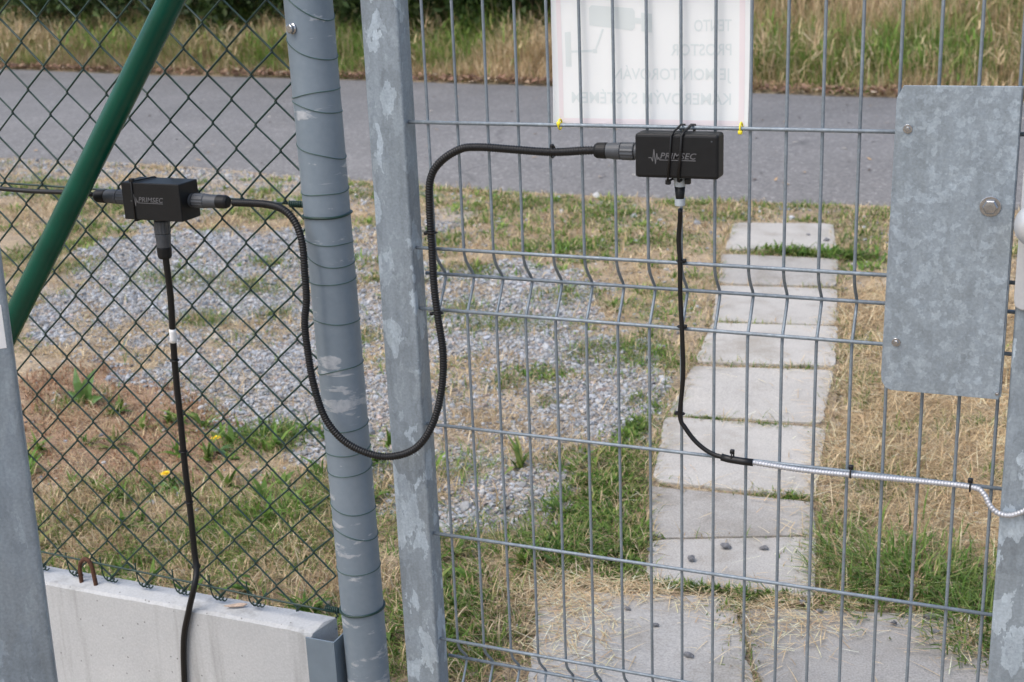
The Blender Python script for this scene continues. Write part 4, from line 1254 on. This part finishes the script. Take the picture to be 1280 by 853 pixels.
LC = [(-1.25, -.02, 1.095), (-0.96, -0.02, 1.074), (-0.849, -0.02, 1.069), (-0.777, -0.02, 1.067), (-0.704, -0.022, 1.068), (-0.637, -0.028, 1.068)]
V, F = cable(LC, .0042, M_CABLE)
tag(mesh_obj("supply_cable", V, F, M_CABLE, None, True), "thin black cable running in from the left to the fence box", "cable")

RC = [(0.405, -0.022, 1.085), (0.403, -0.016, 1.069), (0.4, -0.013, 1.038), (0.402, -0.013, 1.003), (0.402, -0.012, 0.954), (0.405, -0.013, 0.893), (0.406, -0.012, 0.83), (0.401, -0.012, 0.766), (0.408, -0.013, 0.75), (0.426, -0.013, 0.727), (0.451, -0.014, 0.711), (0.482, -0.015, 0.706), (0.513, -0.015, 0.705)]
rc = empty("gate_cable", (.45, -.014, .7), "thin black cable dropping from gate box and joining the metal hose", "cable")
V, F = cable(RC, .0036, M_CABLE); mesh_obj("sheath", V, F, M_CABLE, rc, True)
V, F = tube([(.466, -.0148, .7075), (.478, -.015, .7055), (.499, -.015, .7045), (.514, -.015, .7045)], .0056, 14); mesh_obj("shrink_sleeve", V, F, M_CABLE, rc, True)
for q in ((.402, -.009, 1.006), (.403, -.009, .906), (.401, -.008, .768)):
    tie(q, (0, 0.1, 1), .0060, rc, head=(.85 if q[2] > .8 else -.9, -.3, .15), hs=.0034)
tie((.482, -.011, .709), (1, 0, 0), .0078, rc, head=(0, -.25, .95), hs=.0040)

MC = [(0.508, -0.015, 0.705), (0.584, -0.015, 0.7015), (0.657, -0.014, 0.702), (0.754, -0.013, 0.704), (0.824, -0.014, 0.7045), (0.841, -0.018, 0.698), (0.85, -0.024, 0.685), (0.861, -0.027, 0.676), (0.877, -0.027, 0.674), (0.895, -0.027, 0.683), (0.915, -0.026, 0.70), (.945, -.015, .715)]
mc = empty("metal_hose", (.7, -.014, .675), "bright ribbed metal hose tied along the gate wire to the right stile", "hose")
V, F = cable(MC, .0041, M_CONDUIT, ribs=.0044, sides=14); mesh_obj("hose", V, F, M_CONDUIT, mc, True)
for q in ((.657, -.010, .7045), (.822, -.010, .7045)):
    tie(q, (1, 0, 0), .0082, mc, head=(0, -.25, .95), hs=.0042)


def text_mesh(s, size=1.0, bold=0.0, shear=0.0, spacing=1.0):
    cu = bpy.data.curves.new("lettering", 'FONT')
    cu.body = s; cu.size = size; cu.offset = bold; cu.shear = shear; cu.space_character = spacing
    cu.resolution_u = 3; cu.fill_mode = 'FRONT'
    o = bpy.data.objects.new("lettering_tmp", cu); COL.objects.link(o)
    dg = bpy.context.evaluated_depsgraph_get()
    me = bpy.data.meshes.new_from_object(o.evaluated_get(dg))
    V = np.array([v.co[:] for v in me.vertices]); F = [list(p_.vertices) for p_ in me.polygons]
    bpy.data.objects.remove(o); bpy.data.curves.remove(cu); bpy.data.meshes.remove(me)
    return V, F


def ribbon(pts, w):
    parts = []
    for (a_, b_) in zip(pts[:-1], pts[1:]):
        a_, b_ = np.array(a_, float), np.array(b_, float)
        t = (b_ - a_) / np.linalg.norm(b_ - a_); n_ = np.array([-t[1], t[0]]) * w / 2; e = t * w * .3
        q = [a_ - n_ - e, b_ - n_ + e, b_ + n_ + e, a_ + n_ - e]
        parts.append(([(p_[0], 0, p_[1]) for p_ in q], [(0, 1, 2, 3)]))
    return parts


def logo(parent, x, y, z, s):
    """heartbeat line then slanted PRIMSEC, underlined; s = total width"""
    V, F = text_mesh("PRIMSEC", 1, .012, .25, 1.05)
    V = V - V.min(0); w, h = V[:, 0].max(), V[:, 1].max()
    k = s * .76 / w; kz = k * .92
    tv = [(x + s * .24 + p_[0] * k, y, z + p_[1] * kz) for p_ in V]
    hh = h * kz
    u = s / 100
    pl_ = [(0, .0), (5, 0), (8, -7), (11, 17), (14, -12), (17, 9), (19, -3), (21, 1), (23, -4), (26, -4), (98, -4)]
    parts = ribbon([(x + a_ * u, z + hh * .12 + b_ * u) for a_, b_ in pl_], u * 1.7)
    parts = [([(p_[0], y - .0001 * (i + 1) * .2, p_[2]) for p_ in V_], F_) for i, (V_, F_) in enumerate(parts)]
    V, F = join((tv, F), *parts)
    o = mesh_obj("logo_print", V, F, M_PRINT, parent); o["label"] = "grey PRIMSEC lettering with a heartbeat line"


def gland(c, axis, parent, R=.0125, L=.06, cap=M_BLACK):
    c = np.array(c, float); axis = np.array(axis, float)
    V, F = lathe(c + axis * L * .395, axis, [(0, R * 1.06), (L * .02, R * 1.08), (L * .30, R * .97), (L * .32, R * .95)], 28)
    g_ = mesh_obj("cable_gland", V, F, M_GLAND, parent)
    V, F = lathe(c, axis, [(0, R * 1.02), (L * .06, R * 1.02)], 28); mesh_obj("gland_ring", V, F, M_GLAND, g_)
    V, F = lathe(c + axis * L * .08, axis, [(0, R * 1.06), (L * .02, R * 1.12), (L * .29, R * 1.12), (L * .31, R * 1.02)], 30, .05); mesh_obj("gland_nut", V, F, M_GLAND, g_)
    V, F = lathe(c + axis * L * .72, axis, [(0, R * 1.0), (L * .02, R * 1.03), (L * .22, R * .98), (L * .27, R * .82), (L * .28, R * .55)], 28); mesh_obj("gland_cap", V, F, cap, g_)


# box on the gate
gb = empty("gate_junction_box", (.405, -.025, 1.133), "black plastic junction box strapped to the gate wires below the sign", "junction box", "black junction boxes")
V, F = bevel_box((.3445, -.0435, 1.1335), (.4655, -.009, 1.1965), .0045, 3); mesh_obj("body", V, F, M_BLACK, gb)
V, F = lathe((.456, -.0436, 1.187), (0, -1, 0), [(0, .0013), (.0004, .0011)], 10); mesh_obj("lid_pin", V, F, M_GLAND, gb)
logo(gb, .3655, -.0439, 1.1615, .069)
gland((.3443, -.0245, 1.1675), (-1, 0, 0), gb, .0116, .066)
# lower plug
V, F = lathe((.405, -.0235, 1.1333), (0, 0, -1), [(0, .009), (.005, .0095), (.006, .009), (.014, .0082)], 22); mesh_obj("plug_ring", V, F, M_GLANDL, gb, False)
V, F = lathe((.405, -.0235, 1.119), (0, 0, -1), [(0, .0078), (.016, .0062), (.0175, .006)], 22); mesh_obj("plug_body", V, F, M_BLACK, gb, True)
V, F = lathe((.405, -.0235, 1.1015), (0, 0, -1), [(0, .0076), (.0095, .0076), (.0105, .0065)], 22); mesh_obj("plug_nut", V, F, M_GLANDL, gb)
for dx, wd in ((.3965, .0034), (.4115, .0044)):
    # strap goes round the box and over the wire above it
    pts = [(dx - .003, -.0452, 1.1315), (dx, -.0452, 1.165), (dx + .002, -.0452, 1.1945), (dx + .004, -.042, 1.1985), (dx + .007, -.012, 1.2050), (dx + .008, .003, 1.2036), (dx + .004, .003, 1.16), (dx, -.004, 1.130), (dx - .003, -.040, 1.1295), (dx - .003, -.0452, 1.1315)]
    V, F = tube(pts, wd * .5, 6); mesh_obj("strap", V, F, M_CABLE, gb, True)
for q, s_ in (((.3925, -.040, 1.128), .0036), ((.4185, -.030, 1.128), .0040)):
    V, F = bevel_box(np.array(q) - s_, np.array(q) + s_, .0012); mesh_obj("strap_head", V, F, M_CABLE, gb)

# box on the fence, turned a little
fb = empty("fence_junction_box", (-.49, -.03, 1.035), "black plastic junction box hung on the chain link beside the green brace", "junction box", "black junction boxes")
V, F = bevel_box((-.549, -.060, 1.0355), (-.432, -.008, 1.0985), .0016, 2); mesh_obj("body", V, F, M_BLACK, fb)
logo(fb, -.532, -.0604, 1.0665, .066)
gland((-.4318, -.030, 1.0665), (1, 0, 0), fb, .0112, .073)
gland((-.5492, -.030, 1.0665), (-1, 0, 0), fb, .0116, .080)
gland((-.4965, -.031, 1.0352), (-.03, 0, -1), fb, .0122, .072)
pts = [(-.5265, -.0612, 1.034), (-.5265, -.0612, 1.067), (-.5265, -.0612, 1.0995), (-.524, -.055, 1.1005), (-.515, -.012, 1.1003), (-.515, .004, 1.09), (-.519, .004, 1.045), (-.524, -.012, 1.0342), (-.5265, -.058, 1.0337), (-.5265, -.0612, 1.034)]
V, F = tube(pts, .0014, 6); mesh_obj("strap", V, F, M_CABLE, fb, True)
V, F = bevel_box((-.5305, -.062, 1.0995), (-.5225, -.055, 1.1055), .0012); mesh_obj("strap_head", V, F, M_CABLE, fb)

# ================================================================== PAPER SIGN behind the gate wires
sg = empty("paper_sign", (.35, .007, 1.196), "white laminated paper sign tied behind the gate, print showing through mirrored", "sign")
nu, nv = 14, 10
V = []; F = []
def sgy(u, v): return .0090 + .0016 * math.sin(u * 7 + v * 2) * (v) + .0012 * math.sin(v * 5)
for j in range(nv + 1):
    for i in range(nu + 1):
        u, v = i / nu, j / nv
        V.append((.2015 + .2925 * u + .002 * v, sgy(u, v) + .0012, 1.1945 + .206 * v))
for j in range(nv):
    for i in range(nu):
        a_ = j * (nu + 1) + i
        F.append((a_, a_ + 1, a_ + nu + 2, a_ + nu + 1))
nV = len(V)
V2 = [(x_, y_ + .0005, z_) for x_, y_, z_ in V]
mesh_obj("sheet", V + V2, F + [tuple(i + nV for i in f[::-1]) for f in F], M_PAPER, sg, True)


def on_sheet(x_, z_, off=.0003):
    u = (x_ - .2015) / .2945; v = (z_ - 1.1945) / .206
    return (x_, sgy(u, v) + .0012 - off, z_)


def flat(polys, name, mat, label=None):
    V = []; F = []
    for poly in polys:
        o = len(V); V += [on_sheet(*p_) for p_ in poly]; F.append(tuple(range(o, o + len(poly))))
    ob = mesh_obj(name, V, F, mat, sg)
    if label: ob["label"] = label


def strip(x0, z0, x1, z1, n_=10):
    out = []
    for i in range(n_):
        a_, b_ = i / n_, (i + 1) / n_
        if abs(x1 - x0) > abs(z1 - z0): out.append([(x0 + (x1 - x0) * a_, z0), (x0 + (x1 - x0) * b_, z0), (x0 + (x1 - x0) * b_, z1), (x0 + (x1 - x0) * a_, z1)])
        else: out.append([(x0, z0 + (z1 - z0) * a_), (x1, z0 + (z1 - z0) * a_), (x1, z0 + (z1 - z0) * b_), (x0, z0 + (z1 - z0) * b_)])
    return out


flat(strip(.2115, 1.201, .2185, 1.392) + strip(.4805, 1.201, .4885, 1.392) + strip(.2186, 1.201, .4804, 1.2085, 16) + strip(.2186, 1.385, .4804, 1.392, 16), "border_print", M_PINK, "faint pink border")
for s_, zb, w_ in (("TENTO", 1.332, .053), ("PROSTOR", 1.299, .087), ("JE MONITOROV\u00c1N", 1.265, .173), ("KAMEROV\u00ddM SYST\u00c9MEM", 1.2305, .238)):
    V, F = text_mesh(s_, 1, .011)
    cap = text_mesh("T", 1, .016)[0]; ch = cap[:, 1].max() - cap[:, 1].min()
    V = V - np.array([V[:, 0].min(), cap[:, 1].min(), 0]); k = w_ / V[:, 0].max(); kz = .0162 / ch
    W = [on_sheet(.4695 - p_[0] * k, zb + p_[1] * kz) for p_ in V]
    o = mesh_obj("lettering", W, F, M_GHOST, sg); o["label"] = "mirrored pale lettering reading " + s_
# camera pictogram
cam_poly = [[(.262, 1.342), (.262, 1.366), (.266, 1.370), (.328, 1.365), (.331, 1.360), (.331, 1.338), (.326, 1.334)], [(.3312, 1.352), (.3312, 1.344), (.340, 1.343), (.340, 1.351)], [(.3402, 1.333), (.3402, 1.359), (.356, 1.357), (.356, 1.331)],
            [(.2235, 1.283), (.2235, 1.332), (.2325, 1.333), (.2325, 1.283)], [(.2327, 1.303), (.2327, 1.306), (.266, 1.3075), (.266, 1.304)], [(.2662, 1.3025), (.2662, 1.3085), (.2725, 1.3085), (.2725, 1.3025)], [(.2695, 1.3087), (.2725, 1.3087), (.284, 1.336), (.281, 1.337)]]
flat(cam_poly, "camera_pictogram", M_GHOST, "pale camera pictogram")
for xx, zz in ((.2165, 1.2005), (.487, 1.2005)):
    tie((xx, -.0005, zz), (1, 0, 0), .0075, sg, M_YELLOW, (0, -.6, -.65 if xx > .4 else .2), .0036, "yellow_tie")
